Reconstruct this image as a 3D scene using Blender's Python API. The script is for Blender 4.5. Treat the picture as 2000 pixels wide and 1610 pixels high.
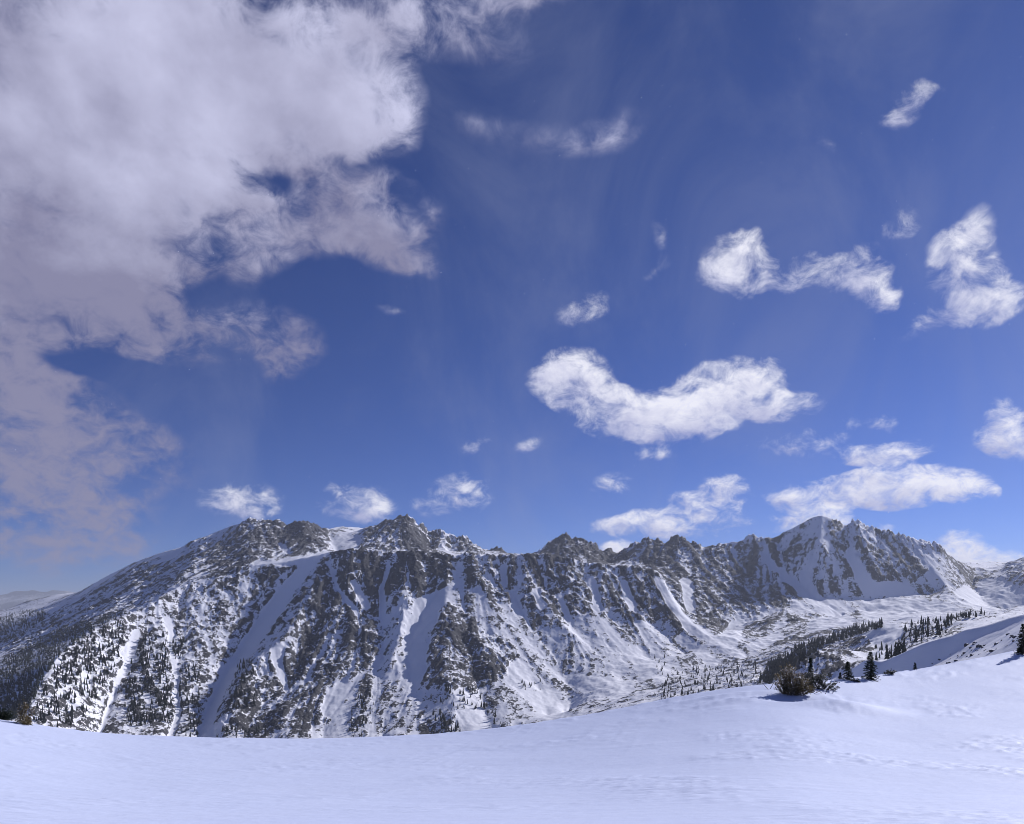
import bpy, math, random
import numpy as np
from mathutils import Vector

for o in list(bpy.data.objects):
    bpy.data.objects.remove(o, do_unlink=True)
SC = bpy.context.scene
COL = SC.collection
RNG = np.random.default_rng(7)
random.seed(7)

# ------------------------------------------------------------------ camera
F = 1428.0            # focal length in photograph pixels (2000 px wide)
CX, HY = 1000.0, 1190.0   # optical axis column and horizon row in the photograph
cam_d = bpy.data.cameras.new('camera')
cam = bpy.data.objects.new('camera', cam_d)
COL.objects.link(cam)
cam.location = (0, 0, 0)
cam.rotation_euler = (math.radians(90), 0, 0)
cam_d.sensor_fit = 'HORIZONTAL'
cam_d.sensor_width = 36
cam_d.lens = 36 * F / 2000
cam_d.shift_y = (HY - 805) / 2000
cam_d.clip_start = 0.1
cam_d.clip_end = 120000
SC.camera = cam

# ------------------------------------------------------------------ sun, exposure
SUN_AZ, SUN_EL = math.radians(52), math.radians(29)
sun_dir = Vector((math.sin(SUN_AZ) * math.cos(SUN_EL), math.cos(SUN_AZ) * math.cos(SUN_EL), math.sin(SUN_EL)))
sd = bpy.data.lights.new('sun', 'SUN')
sd.energy = 5.0
sd.angle = math.radians(0.53)
sd.color = (0.97, 0.95, 1.0)
so = bpy.data.objects.new('sun', sd)
COL.objects.link(so)
so.rotation_euler = (-sun_dir).to_track_quat('-Z', 'Y').to_euler()
SC.view_settings.view_transform = 'Standard'
SC.view_settings.look = 'None'
SC.view_settings.gamma = 1
SC.view_settings.exposure = -0.08
SC.view_settings.use_curve_mapping = False
SC.render.engine = 'CYCLES'
SC.cycles.use_denoising = True
SC.cycles.max_bounces = 5
SC.cycles.diffuse_bounces = 2
SC.cycles.volume_bounces = 0
SC.cycles.filter_width = 0.85

# ------------------------------------------------------------------ node helper
class NT:
    def __init__(s, tree):
        s.t = tree; s.n = tree.nodes; s.l = tree.links
    def new(s, typ, **kw):
        n = s.n.new(typ)
        for k, v in kw.items():
            setattr(n, k, v)
        return n
    def put(s, sock, v):
        if isinstance(v, bpy.types.NodeSocket):
            s.l.new(v, sock)
        elif v is not None:
            sock.default_value = v
    def math(s, op, a, b=None, c=None, clamp=False):
        n = s.new('ShaderNodeMath', operation=op, use_clamp=clamp)
        s.put(n.inputs[0], a); s.put(n.inputs[1], b)
        if c is not None: s.put(n.inputs[2], c)
        return n.outputs[0]
    def vmath(s, op, a, b=None):
        n = s.new('ShaderNodeVectorMath', operation=op)
        s.put(n.inputs[0], a); s.put(n.inputs[1], b)
        return n.outputs['Value'] if op in ('LENGTH', 'DOT_PRODUCT') else n.outputs[0]
    def noise(s, vec, scale, detail=5, rough=0.5, dist=0.0, lac=2.0):
        n = s.new('ShaderNodeTexNoise')
        s.put(n.inputs['Vector'], vec)
        n.inputs['Scale'].default_value = scale; n.inputs['Detail'].default_value = detail
        n.inputs['Roughness'].default_value = rough; n.inputs['Distortion'].default_value = dist
        n.inputs['Lacunarity'].default_value = lac
        return n.outputs['Fac']
    def ramp(s, v, a, b, lo=0.0, hi=1.0, smooth=True):
        n = s.new('ShaderNodeMapRange', interpolation_type='SMOOTHSTEP' if smooth else 'LINEAR')
        s.put(n.inputs[0], v); s.put(n.inputs[1], a); s.put(n.inputs[2], b); s.put(n.inputs[3], lo); s.put(n.inputs[4], hi)
        return n.outputs[0]
    def mix(s, f, a, b):
        n = s.new('ShaderNodeMix', data_type='RGBA')
        s.put(n.inputs[0], f); s.put(n.inputs[6], a); s.put(n.inputs[7], b)
        return n.outputs[2]
    def mapping(s, vec, scale=(1, 1, 1), loc=(0, 0, 0), rot=(0, 0, 0), typ='POINT'):
        n = s.new('ShaderNodeMapping', vector_type=typ)
        s.put(n.inputs[0], vec)
        n.inputs['Location'].default_value = loc; n.inputs['Rotation'].default_value = rot; n.inputs['Scale'].default_value = scale
        return n.outputs[0]

def rgba(c): return (c[0], c[1], c[2], 1.0)

# ------------------------------------------------------------------ world: sky and clouds
world = bpy.data.worlds.new('World')
SC.world = world
world.use_nodes = True
W = NT(world.node_tree)
for n in list(W.n): W.n.remove(n)
SKY_STRENGTH = 0.10
SKY_TINT = (0.43, 0.545, 0.91)
def lum(c): return (c[0] / SKY_STRENGTH, c[1] / SKY_STRENGTH, c[2] / SKY_STRENGTH, 1.0)
sky = W.new('ShaderNodeTexSky', sky_type='NISHITA')
sky.sun_disc = False
sky.sun_elevation = SUN_EL
sky.sun_rotation = SUN_AZ
sky.altitude = 3600
sky.air_density = 1.0
sky.dust_density = 2.2
sky.ozone_density = 2.5
tc = W.new('ShaderNodeTexCoord').outputs['Generated']
dirv = W.vmath('NORMALIZE', tc)
sep = W.new('ShaderNodeSeparateXYZ'); W.put(sep.inputs[0], dirv)
az = W.math('ARCTAN2', sep.outputs[0], sep.outputs[1])
el = W.math('ARCSINE', sep.outputs[2])
com = W.new('ShaderNodeCombineXYZ'); W.put(com.inputs[0], az); W.put(com.inputs[1], el)
azel = com.outputs[0]
# the cloud coordinates are gently warped so that the masses get ragged outlines
wn = W.new('ShaderNodeTexNoise'); W.put(wn.inputs['Vector'], dirv)
wn.inputs['Scale'].default_value = 7.0; wn.inputs['Detail'].default_value = 4; wn.inputs['Roughness'].default_value = 0.6
warp = W.vmath('SUBTRACT', wn.outputs['Color'], (0.5, 0.5, 0.5))
wsc = W.new('ShaderNodeVectorMath', operation='SCALE'); W.put(wsc.inputs[0], warp); wsc.inputs['Scale'].default_value = 0.06
calmw = W.new('ShaderNodeVectorMath', operation='SCALE'); W.put(calmw.inputs[0], wsc.outputs[0]); W.put(calmw.inputs['Scale'], W.ramp(el, 0.02, 0.40, 0.30, 1.0, False))
azw = W.vmath('ADD', azel, calmw.outputs[0])
# billows look smaller the lower and so the farther they stand
qv = W.new('ShaderNodeVectorMath', operation='SCALE'); W.put(qv.inputs[0], dirv); W.put(qv.inputs['Scale'], W.math('DIVIDE', 1.25, W.math('ADD', W.math('MAXIMUM', sep.outputs[2], 0.0), 0.80)))
qv = qv.outputs[0]

def px_to_azel(px, py):
    u, v = (px - CX) / F, (HY - py) / F
    return math.atan(u), math.atan(v / math.sqrt(1 + u * u))

_turned = {}
def turned(rot, base):
    """the cloud coordinates turned by a multiple of five degrees, shared by all lobes of that tilt"""
    if rot not in _turned:
        n = W.new('ShaderNodeVectorRotate', rotation_type='Z_AXIS')
        W.put(n.inputs['Vector'], base); n.inputs['Angle'].default_value = math.radians(rot)
        _turned[rot] = n.outputs[0]
    return _turned[rot]
def blob_field(blobs, grow, form=True):
    """sum of soft ellipses, each a cloud lobe given by centre, radii, tilt and weight"""
    tot = vec = None
    base = azw
    _turned.clear()
    for k, (px, py, rx, ry, rot, w) in enumerate(blobs):
        if k % 12 == 0 and tot is not None:      # chains the lobes in batches so that the compiler never holds them all at once
            bn = W.new('ShaderNodeVectorMath', operation='MULTIPLY_ADD')
            W.put(bn.inputs[0], tot); bn.inputs[1].default_value = (1e-9, 1e-9, 0); W.put(bn.inputs[2], azw)
            base = bn.outputs[0]; _turned.clear()
        u, v = (px - CX) / F, (HY - py) / F
        a, e = px_to_azel(px, py)
        rx *= grow; ry *= grow
        sa = rx / (F * (1 + u * u))
        se = ry / (F * math.sqrt(1 + u * u) * (1 + v * v / (1 + u * u)))
        rot = 10 * round(rot / 10)
        src = base
        if rot:
            src = turned(-rot, base); r_ = math.radians(-rot)
            a, e = a * math.cos(r_) - e * math.sin(r_), a * math.sin(r_) + e * math.cos(r_)
        m = W.new('ShaderNodeVectorMath', operation='MULTIPLY_ADD')
        W.put(m.inputs[0], src); m.inputs[1].default_value = (1 / sa, 1 / se, 0); m.inputs[2].default_value = (-a / sa, -e / se, 0)
        g = W.new('ShaderNodeTexGradient', gradient_type='SPHERICAL')
        W.put(g.inputs[0], m.outputs[0])
        tot = W.math('MULTIPLY', g.outputs['Fac'], w) if tot is None else W.math('MULTIPLY_ADD', g.outputs['Fac'], w, tot)
        if form:        # which side of its lobe a point lies on, for the light on the billows
            if w > 0:
                q = W.new('ShaderNodeVectorMath', operation='MULTIPLY_ADD')
                W.put(q.inputs[0], m.outputs[0]); W.put(q.inputs[1], g.outputs['Fac']); W.put(q.inputs[2], vec if vec is not None else (0, 0, 0))
                vec = q.outputs[0]
    return (tot, vec) if form else tot

# the broad grey-lilac bank on the left (px, py, rx, ry, tilt, weight)
BANK = [(60, 150, 620, 330, 0, 1.6), (380, 120, 400, 260, 0, 1.3), (560, 190, 290, 200, 0, 1.25), (690, 190, 150, 170, 0, 1.0),
        (120, 400, 420, 260, 20, 1.5), (330, 400, 260, 130, 30, .7), (60, 600, 260, 190, 20, 1.3), (250, 560, 200, 130, 30, .9),
        (560, 430, 210, 80, 0, .9), (700, 425, 170, 90, -30, 1.15), (770, 480, 110, 55, -20, .9), (480, 20, 260, 60, 0, .4), (470, 500, 150, 70, 20, .7),
        (450, 650, 170, 70, 20, .75), (570, 690, 90, 60, 50, .85), (290, 640, 120, 90, 30, .7), (120, 800, 260, 90, -10, .75),
        (60, 960, 240, 150, 0, .85), (100, 870, 190, 120, 0, .55), (270, 900, 170, 100, 0, .5), (130, 1070, 240, 90, 0, .6), (230, 1010, 120, 80, 0, .45),
        (820, 30, 240, 110, 0, .55), (1010, 0, 150, 45, 0, .5), (760, 70, 110, 80, 0, .35), (840, 440, 50, 60, 40, .35), (760, 360, 90, 40, -20, .35),
        (930, 230, 90, 45, 0, .20), (1060, 265, 170, 70, 0, .22), (1190, 245, 110, 50, 10, .30), (1000, 110, 90, 70, 0, .20),
        (520, 352, 190, 46, 0, -.75), (690, 315, 130, 40, 10, -.7), (200, 715, 230, 30, 0, -.9), (100, 410, 70, 45, 0, -.55), (480, 55, 100, 34, -10, -.5), (650, 60, 80, 50, 20, -.45), (390, 560, 70, 40, 30, -.5), (160, 640, 70, 50, 30, -.4)]
# the white fair-weather clouds on the right and over the ridge
CUMULUS = [(1110, 740, 105, 70, 0, 1.7), (1160, 790, 130, 70, -30, 1.3), (1260, 815, 160, 60, 0, 1.5), (1350, 800, 140, 75, 15, 1.5), (1430, 765, 110, 80, 0, 1.6), (1485, 760, 75, 70, 0, 1.4),
           (1530, 800, 110, 32, 0, .9), (1330, 840, 130, 35, 0, .9),
           (1435, 520, 85, 75, 0, 1.35), (1470, 490, 50, 50, 0, .9), (1530, 530, 110, 50, -10, 1.1), (1610, 540, 90, 50, -20, .75), (1690, 560, 90, 65, -35, .95), (1650, 520, 70, 40, 0, .6), (1725, 590, 50, 40, 0, .7),
           (1760, 430, 75, 45, 0, .36), (1730, 465, 90, 40, 0, .34), (1755, 215, 75, 50, 25, .95), (1780, 190, 40, 50, 0, .5), (1845, 175, 45, 22, 0, .35), (1610, 295, 60, 30, -30, .28),
           (1880, 520, 90, 95, 0, 1.05), (1910, 580, 100, 75, -15, 1.15), (1925, 430, 60, 60, 0, .6), (1870, 610, 90, 50, 0, .6), (1800, 640, 90, 35, 30, .4), (1960, 585, 60, 50, 0, .6),
           (1960, 850, 70, 60, 0, 1.3), (1950, 815, 40, 50, 0, 1.0), (1995, 870, 60, 40, 0, 1.1), (1920, 870, 60, 30, 0, .4),
           (1600, 965, 150, 40, 0, 1.3), (1700, 945, 120, 55, 0, 1.6), (1760, 950, 110, 55, 0, 1.5), (1870, 958, 75, 42, 0, 1.6), (1800, 970, 150, 30, 0, 1.1), (1530, 975, 90, 22, 0, .8),
           (1740, 885, 120, 30, 0, 1.0), (1700, 890, 90, 34, 0, .8), (1735, 823, 50, 22, -20, .8), (1640, 830, 90, 30, 0, .6), (1560, 860, 130, 35, 5, .62), (1590, 875, 80, 22, 0, .55),
           (1945, 968, 18, 16, 0, .9), (1265, 893, 80, 20, 0, .7), (1190, 950, 70, 38, 0, .55), (1140, 605, 70, 50, 10, .62), (1290, 455, 40, 80, 30, .30), (1275, 530, 60, 35, 20, .26),
           (1420, 957, 70, 36, 0, 1.1), (1380, 1010, 95, 52, 0, 1.5), (1310, 1030, 50, 40, 0, 1.1), (1250, 1025, 70, 36, 0, 1.2), (1190, 1025, 60, 26, 0, .75), (1330, 975, 50, 20, 0, .6), (1470, 1018, 60, 22, 0, .55),
           (1205, 1077, 50, 28, 0, 1.3), (1570, 1020, 85, 42, 0, 1.4), (1620, 1015, 60, 32, 0, 1.1), (1720, 1035, 40, 22, 0, .9), (1870, 1075, 70, 45, 0, 1.8), (1910, 1095, 90, 34, 0, 1.6), (1960, 1100, 60, 26, 0, 1.3),
           (470, 975, 110, 55, 0, .85), (690, 980, 100, 58, 0, .85), (730, 1000, 60, 28, 0, .5), (900, 965, 90, 55, 0, .8), (830, 985, 60, 35, 0, .6), (930, 875, 60, 28, 15, .5), (1030, 870, 45, 22, 25, .5), (760, 615, 60, 24, 0, .3), (1690, 914, 220, 12, 0, -.7), (1560, 915, 160, 22, 0, -.5), (1480, 980, 34, 50, 0, -.6), (1830, 1010, 200, 16, 0, -.5)]

big = W.noise(qv, 8.0, 9, 0.60, 0.15)
fine = W.noise(qv, 27.0, 7, 0.64, 0.5)
fn = W.math('ADD', W.math('MULTIPLY', W.math('SUBTRACT', big, 0.5), 2.3), W.math('MULTIPLY', W.math('SUBTRACT', fine, 0.5), 2.7))
# the sky out of the picture goes on with scattered clouds of the same kind
gen = W.ramp(W.noise(dirv, 2.6, 3, 0.5), 0.56, 0.78, 0.0, 0.9)
front = W.math('MULTIPLY', W.ramp(W.math('ABSOLUTE', az), 0.62, 0.80, 1, 0), W.ramp(el, 0.72, 0.95, 1, 0))
gen = W.math('MULTIPLY', gen, W.math('SUBTRACT', 1.0, front))
b1, v1 = blob_field(BANK, 1.06)
b2, v2 = blob_field(CUMULUS, 1.04)
b2 = W.math('ADD', b2, gen)
def soften(b, k):      # a thick middle that thins slowly outwards
    return W.math('DIVIDE', W.math('MULTIPLY', b, k), W.math('ADD', b, k - 1.0))
e1, e2 = soften(W.math('MULTIPLY', b1, 1.25), 2.1), soften(b2, 1.9)
d1 = W.math('ADD', e1, W.math('MULTIPLY', W.math('MULTIPLY', fn, W.ramp(b1, 0.0, 0.45, 0.0, 1.0)), W.ramp(b1, 0.8, 2.0, 1.0, 0.35)))
d2 = W.math('ADD', e2, W.math('MULTIPLY', fn, W.ramp(b2, 0.0, 0.45, 0.0, 1.05)))
a1 = W.ramp(d1, 0.16, 1.42, 0.0, 0.97)
a2 = W.ramp(d2, 0.34, 1.62, 0.0, 0.98)
# sunlit side and shaded side of the billows
off = W.vmath('ADD', qv, (0.010, 0.0, 0.014))
rel = W.math('MULTIPLY', W.math('SUBTRACT', big, W.noise(off, 8.0, 6, 0.60, 0.15)), 3.0)
def lit(v, b):
    n = W.new('ShaderNodeVectorMath', operation='DOT_PRODUCT'); W.put(n.inputs[0], v); n.inputs[1].default_value = (0.55, 0.85, 0)
    return W.math('DIVIDE', n.outputs['Value'], W.math('ADD', b, 0.25))
low = W.noise(dirv, 5.0, 3, 0.55)
t1 = W.math('ADD', W.math('MULTIPLY_ADD', rel, 0.35, 0.45), W.math('MULTIPLY', W.math('SUBTRACT', low, 0.5), 2.4))
t1 = W.math('ADD', t1, W.math('MULTIPLY', lit(v1, b1), 0.6))
t1 = W.math('ADD', t1, W.math('MULTIPLY', W.math('SUBTRACT', el, 0.55), 2.1))      # the thick low part gets less light
c1 = W.mix(W.math('MULTIPLY', t1, 1.0, clamp=True), lum((0.27, 0.265, 0.41)), lum((0.66, 0.67, 0.90)))
t2 = W.math('ADD', W.math('ADD', 0.62, rel), W.math('MULTIPLY', lit(v2, b2), 1.3))
c2 = W.mix(W.math('MULTIPLY', t2, 1.0, clamp=True), lum((0.48, 0.50, 0.75)), lum((0.95, 0.95, 1.06)))
# clear sky, a little deeper overhead than the model gives, with thin veils of drifting ice
sm = W.new('ShaderNodeVectorMath', operation='MULTIPLY')
W.put(sm.inputs[0], sky.outputs[0]); sm.inputs[1].default_value = tuple(c * SKY_STRENGTH for c in SKY_TINT)
gm = W.new('ShaderNodeGamma'); W.put(gm.inputs[0], sm.outputs[0]); gm.inputs[1].default_value = 1.15
sk = W.new('ShaderNodeVectorMath', operation='SCALE'); W.put(sk.inputs[0], gm.outputs[0]); sk.inputs['Scale'].default_value = 1 / SKY_STRENGTH
veil = W.math('MULTIPLY', W.ramp(W.noise(W.mapping(dirv, scale=(1, 1, .6)), 4.5, 7, 0.6, 0.6), 0.42, 0.78), 0.24)
col = W.mix(veil, sk.outputs[0], lum((0.30, 0.34, 0.52)))
col = W.mix(a1, col, c1)
col = W.mix(a2, col, c2)
bg = W.new('ShaderNodeBackground'); W.put(bg.inputs[0], col); bg.inputs[1].default_value = SKY_STRENGTH
wo = W.new('ShaderNodeOutputWorld'); W.l.new(bg.outputs[0], wo.inputs[0])
world.cycles.sampling_method = 'MANUAL'
world.cycles.sample_map_resolution = 512

# ------------------------------------------------------------------ tagging and mesh helpers
def tag(o, label=None, cat=None, group=None, kind=None):
    if label: o['label'] = label
    if cat: o['category'] = cat
    if group: o['group'] = group
    if kind: o['kind'] = kind
    return o

def np_mesh(name, verts, faces, smooth=True, attrs=None):
    """verts (n,3) float, faces (m,3|4) int"""
    me = bpy.data.meshes.new(name)
    verts = np.asarray(verts, np.float32); faces = np.asarray(faces, np.int32)
    k = faces.shape[1]
    me.vertices.add(len(verts)); me.vertices.foreach_set('co', verts.ravel())
    me.loops.add(faces.size); me.loops.foreach_set('vertex_index', faces.ravel())
    me.polygons.add(len(faces))
    me.polygons.foreach_set('loop_start', np.arange(0, faces.size, k, dtype=np.int32))
    me.polygons.foreach_set('loop_total', np.full(len(faces), k, np.int32))
    me.polygons.foreach_set('use_smooth', np.full(len(faces), smooth, bool))
    for an, av in (attrs or {}).items():
        a = me.attributes.new(an, 'FLOAT', 'POINT'); a.data.foreach_set('value', np.asarray(av, np.float32).ravel())
    me.update(calc_edges=True)
    return me

def add_obj(name, me, mat, parent=None):
    o = bpy.data.objects.new(name, me)
    COL.objects.link(o)
    if mat is not None and not me.materials: me.materials.append(mat)
    if parent is not None: o.parent = parent
    return o

def grid_faces(ny, nx):
    i = np.arange((ny - 1) * nx).reshape(ny - 1, nx)[:, :-1]
    return np.stack([i, i + 1, i + 1 + nx, i + nx], -1)     # (ny-1, nx-1, 4)

# ------------------------------------------------------------------ numpy noise
_perm = np.random.default_rng(3).permutation(256)
_perm = np.concatenate([_perm, _perm, _perm])
_ga = np.random.default_rng(4).uniform(0, 2 * np.pi, 256)
_gx, _gy = np.cos(_ga).astype(np.float32), np.sin(_ga).astype(np.float32)
def perlin(x, y):
    xi = np.floor(x); yi = np.floor(y)
    xf = (x - xi).astype(np.float32); yf = (y - yi).astype(np.float32)
    xi = xi.astype(np.int32) & 255; yi = yi.astype(np.int32) & 255
    u = xf * xf * xf * (xf * (xf * 6 - 15) + 10); v = yf * yf * yf * (yf * (yf * 6 - 15) + 10)
    def g(ix, iy, dx, dy):
        h = _perm[_perm[ix] + iy]
        return _gx[h] * dx + _gy[h] * dy
    a = g(xi, yi, xf, yf); b = g(xi + 1, yi, xf - 1, yf)
    c = g(xi, yi + 1, xf, yf - 1); d = g(xi + 1, yi + 1, xf - 1, yf - 1)
    return (a + u * (b - a)) * (1 - v) + (c + u * (d - c)) * v      # about -0.7..0.7
def fbm(x, y, lam, octs, gain=0.5, ridged=False):
    t = 0; amp = 1.0; nrm = 0
    for k in range(octs):
        n = perlin(x / lam + 17.3 * k, y / lam - 9.1 * k)
        if ridged: n = 1 - 2 * np.abs(n) * 1.4
        else: n = n * 1.5
        t = t + amp * n; nrm += amp; amp *= gain; lam *= 0.5
    return t / nrm
def sstep(a, b, x):
    t = np.clip((x - a) / (b - a), 0, 1); return t * t * (3 - 2 * t)
def blur(z, n=1):
    for _ in range(n):
        p = np.pad(z, 1, mode='edge')
        z = (p[1:-1, 1:-1] * 4 + (p[:-2, 1:-1] + p[2:, 1:-1] + p[1:-1, :-2] + p[1:-1, 2:]) * 2
             + p[:-2, :-2] + p[:-2, 2:] + p[2:, :-2] + p[2:, 2:]) / 16
    return z

def at(px, py, D):
    """the point seen at (px, py) of the photograph, D metres in front"""
    return ((px - CX) / F * D, D, (HY - py) / F * D)

# ------------------------------------------------------------------ terrain: heightfield solved between surveyed lines
class Field:
    def __init__(s, px0, px1, nx, rows):
        s.px = np.linspace(px0, px1, nx); s.u = (s.px - CX) / F
        s.D = np.asarray(rows, float); s.nx, s.ny = nx, len(rows)
        s.U, s.DD = np.meshgrid(s.u, s.D)
        s.X = s.U * s.DD; s.Y = s.DD
        s.C = np.zeros((s.ny, nx)); s.V = np.zeros((s.ny, nx))
    def line(s, pts, w=1.0, jag=0.0, seed=0):
        """pts of (px, py, D): a crest, gully or foot of a slope"""
        pts = np.asarray(pts, float)
        zs = (HY - pts[:, 1]) / F * pts[:, 2]
        cx = np.interp(pts[:, 0], s.px, np.arange(s.nx)); cy = np.interp(pts[:, 2], s.D, np.arange(s.ny))
        for k in range(len(pts) - 1):
            n = int(max(abs(cx[k + 1] - cx[k]), abs(cy[k + 1] - cy[k])) * 1.6) + 2
            t = np.linspace(0, 1, n)
            px = pts[k, 0] + t * (pts[k + 1, 0] - pts[k, 0]); D = pts[k, 2] + t * (pts[k + 1, 2] - pts[k, 2])
            py = pts[k, 1] + t * (pts[k + 1, 1] - pts[k, 1])
            z = (HY - py) / F * D
            i = np.clip(np.round(np.interp(px, s.px, np.arange(s.nx))).astype(int), 0, s.nx - 1)
            j = np.clip(np.round(np.interp(D, s.D, np.arange(s.ny))).astype(int), 0, s.ny - 1)
            np.add.at(s.C, (j, i), w); np.add.at(s.V, (j, i), w * z)
    def solve(s):
        levels = []
        C, V = s.C, s.V
        while True:
            levels.append((C, V))
            if min(C.shape) <= 12: break
            ny, nx = C.shape
            Cp = np.pad(C, ((0, ny % 2), (0, nx % 2))); Vp = np.pad(V, ((0, ny % 2), (0, nx % 2)))
            C = Cp[::2, ::2] + Cp[1::2, ::2] + Cp[::2, 1::2] + Cp[1::2, 1::2]
            V = Vp[::2, ::2] + Vp[1::2, ::2] + Vp[::2, 1::2] + Vp[1::2, 1::2]
        z = None
        for li, (C, V) in enumerate(reversed(levels)):
            m = C > 0
            val = np.where(m, V / np.maximum(C, 1e-9), 0)
            if z is None:
                z = np.full(C.shape, val[m].mean())
                it = 600
            else:
                z = np.repeat(np.repeat(z, 2, 0), 2, 1)[:C.shape[0], :C.shape[1]]
                it = 160 if C.size < 3e5 else 50
            for _ in range(it):
                z[m] = val[m]
                p = np.pad(z, 1, mode='edge')
                z = (p[:-2, 1:-1] + p[2:, 1:-1] + p[1:-1, :-2] + p[1:-1, 2:]) * 0.25
            z[m] = val[m]
        s.Z = z
        return z
    def grads(s, z):
        zu = np.gradient(z, axis=1) / np.gradient(s.u)[None, :]
        zd = np.gradient(z, axis=0) / np.gradient(s.D)[:, None]
        zx = zu / s.DD
        return zx, zd - s.U * zx
    def lic(s, noise, zx, zy, step, n):
        """smear a noise along the fall line: the streaks water and avalanches leave"""
        mag = np.sqrt(zx * zx + zy * zy) + 1e-6
        dx, dy = -zx / mag * step, -zy / mag * step
        du = (dx - s.U * dy) / s.DD
        dc = (du / np.gradient(s.u)[None, :]).astype(np.float32); dr = (dy / np.gradient(s.D)[:, None]).astype(np.float32)
        out = noise.copy(); wsum = 1.0
        for sg in (1, -1):
            r, c = np.meshgrid(np.arange(s.ny, dtype=np.float32), np.arange(s.nx, dtype=np.float32), indexing='ij')
            for k in range(n):
                ri = np.clip(r.astype(np.int32), 0, s.ny - 1); ci = np.clip(c.astype(np.int32), 0, s.nx - 1)
                r = r + sg * dr[ri, ci]; c = c + sg * dc[ri, ci]
                ri = np.clip((r + .5).astype(np.int32), 0, s.ny - 1); ci = np.clip((c + .5).astype(np.int32), 0, s.nx - 1)
                out = out + noise[ri, ci]
        return out / (2 * n + 1)
    def screen(s, z):
        return np.broadcast_to(s.px[None, :], z.shape), HY - F * z / s.DD

def seg_rows(*segs):
    out = []
    for a, b, st in segs:
        out += list(np.arange(a, b, st))
    return out

rows = seg_rows((430, 1080, 6.5), (1080, 2120, 3.3), (2120, 3250, 5.2), (3250, 5700, 22))
T = Field(-130, 2230, 1130, rows)

# --- front mountain: crest
CREST_F = [(-130, 1490, 1000), (0, 1425, 1090), (45, 1400, 1150), (80, 1330, 1260), (110, 1282, 1350), (150, 1247, 1440), (185, 1226, 1510), (240, 1206, 1590), (270, 1190, 1650),
           (310, 1166, 1710), (345, 1146, 1760), (380, 1136, 1800), (440, 1121, 1850), (500, 1101, 1890), (560, 1096, 1915), (640, 1080, 1950),
           (690, 1073, 1960), (740, 1081, 1968), (800, 1078, 1980), (830, 1084, 1985), (900, 1088, 1995), (912, 1084, 2000), (1000, 1085, 2020),
           (1060, 1085, 2035), (1110, 1092, 2050), (1160, 1103, 2065), (1210, 1108, 2080), (1260, 1112, 2092), (1290, 1116, 2100)]
T.line(CREST_F)
T.line([(1290, 1116, 2100), (1310, 1165, 2020), (1335, 1208, 1940), (1390, 1250, 1820), (1450, 1285, 1700)])
RIBS = [
    [(645, 1080, 1950), (620, 1125, 1875), (598, 1175, 1780), (562, 1240, 1660), (505, 1290, 1570), (470, 1335, 1480), (442, 1400, 1370), (430, 1450, 1290)],
    [(690, 1073, 1960), (665, 1150, 1840), (655, 1210, 1740), (640, 1280, 1620), (610, 1330, 1530), (560, 1390, 1400), (540, 1445, 1300)],
    [(655, 1150, 1840), (700, 1215, 1740), (728, 1285, 1620), (700, 1335, 1510), (698, 1390, 1400), (690, 1450, 1290)],
    [(800, 1078, 1980), (790, 1130, 1890), (788, 1195, 1770), (775, 1250, 1670), (760, 1300, 1570)],
    [(880, 1088, 1992), (872, 1150, 1875), (868, 1178, 1810), (862, 1235, 1690), (868, 1290, 1570), (882, 1345, 1450), (892, 1395, 1365), (900, 1450, 1285)],
    [(880, 1200, 1770), (935, 1260, 1660), (960, 1320, 1550), (985, 1370, 1440), (1010, 1430, 1300)],
    [(915, 1085, 2000), (942, 1150, 1890), (985, 1225, 1765), (1015, 1280, 1670), (1050, 1340, 1550), (1070, 1400, 1400)],
    [(1010, 1085, 2024), (1035, 1145, 1930), (1080, 1200, 1845), (1135, 1255, 1745)],
    [(1085, 1089, 2045), (1122, 1155, 1950), (1180, 1225, 1835)],
    [(1170, 1104, 2070), (1200, 1155, 1990), (1245, 1210, 1900), (1290, 1250, 1820)],
    [(1250, 1112, 2090), (1280, 1158, 2020), (1310, 1200, 1950), (1345, 1240, 1860)],
]
for r in RIBS: T.line(r)
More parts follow.
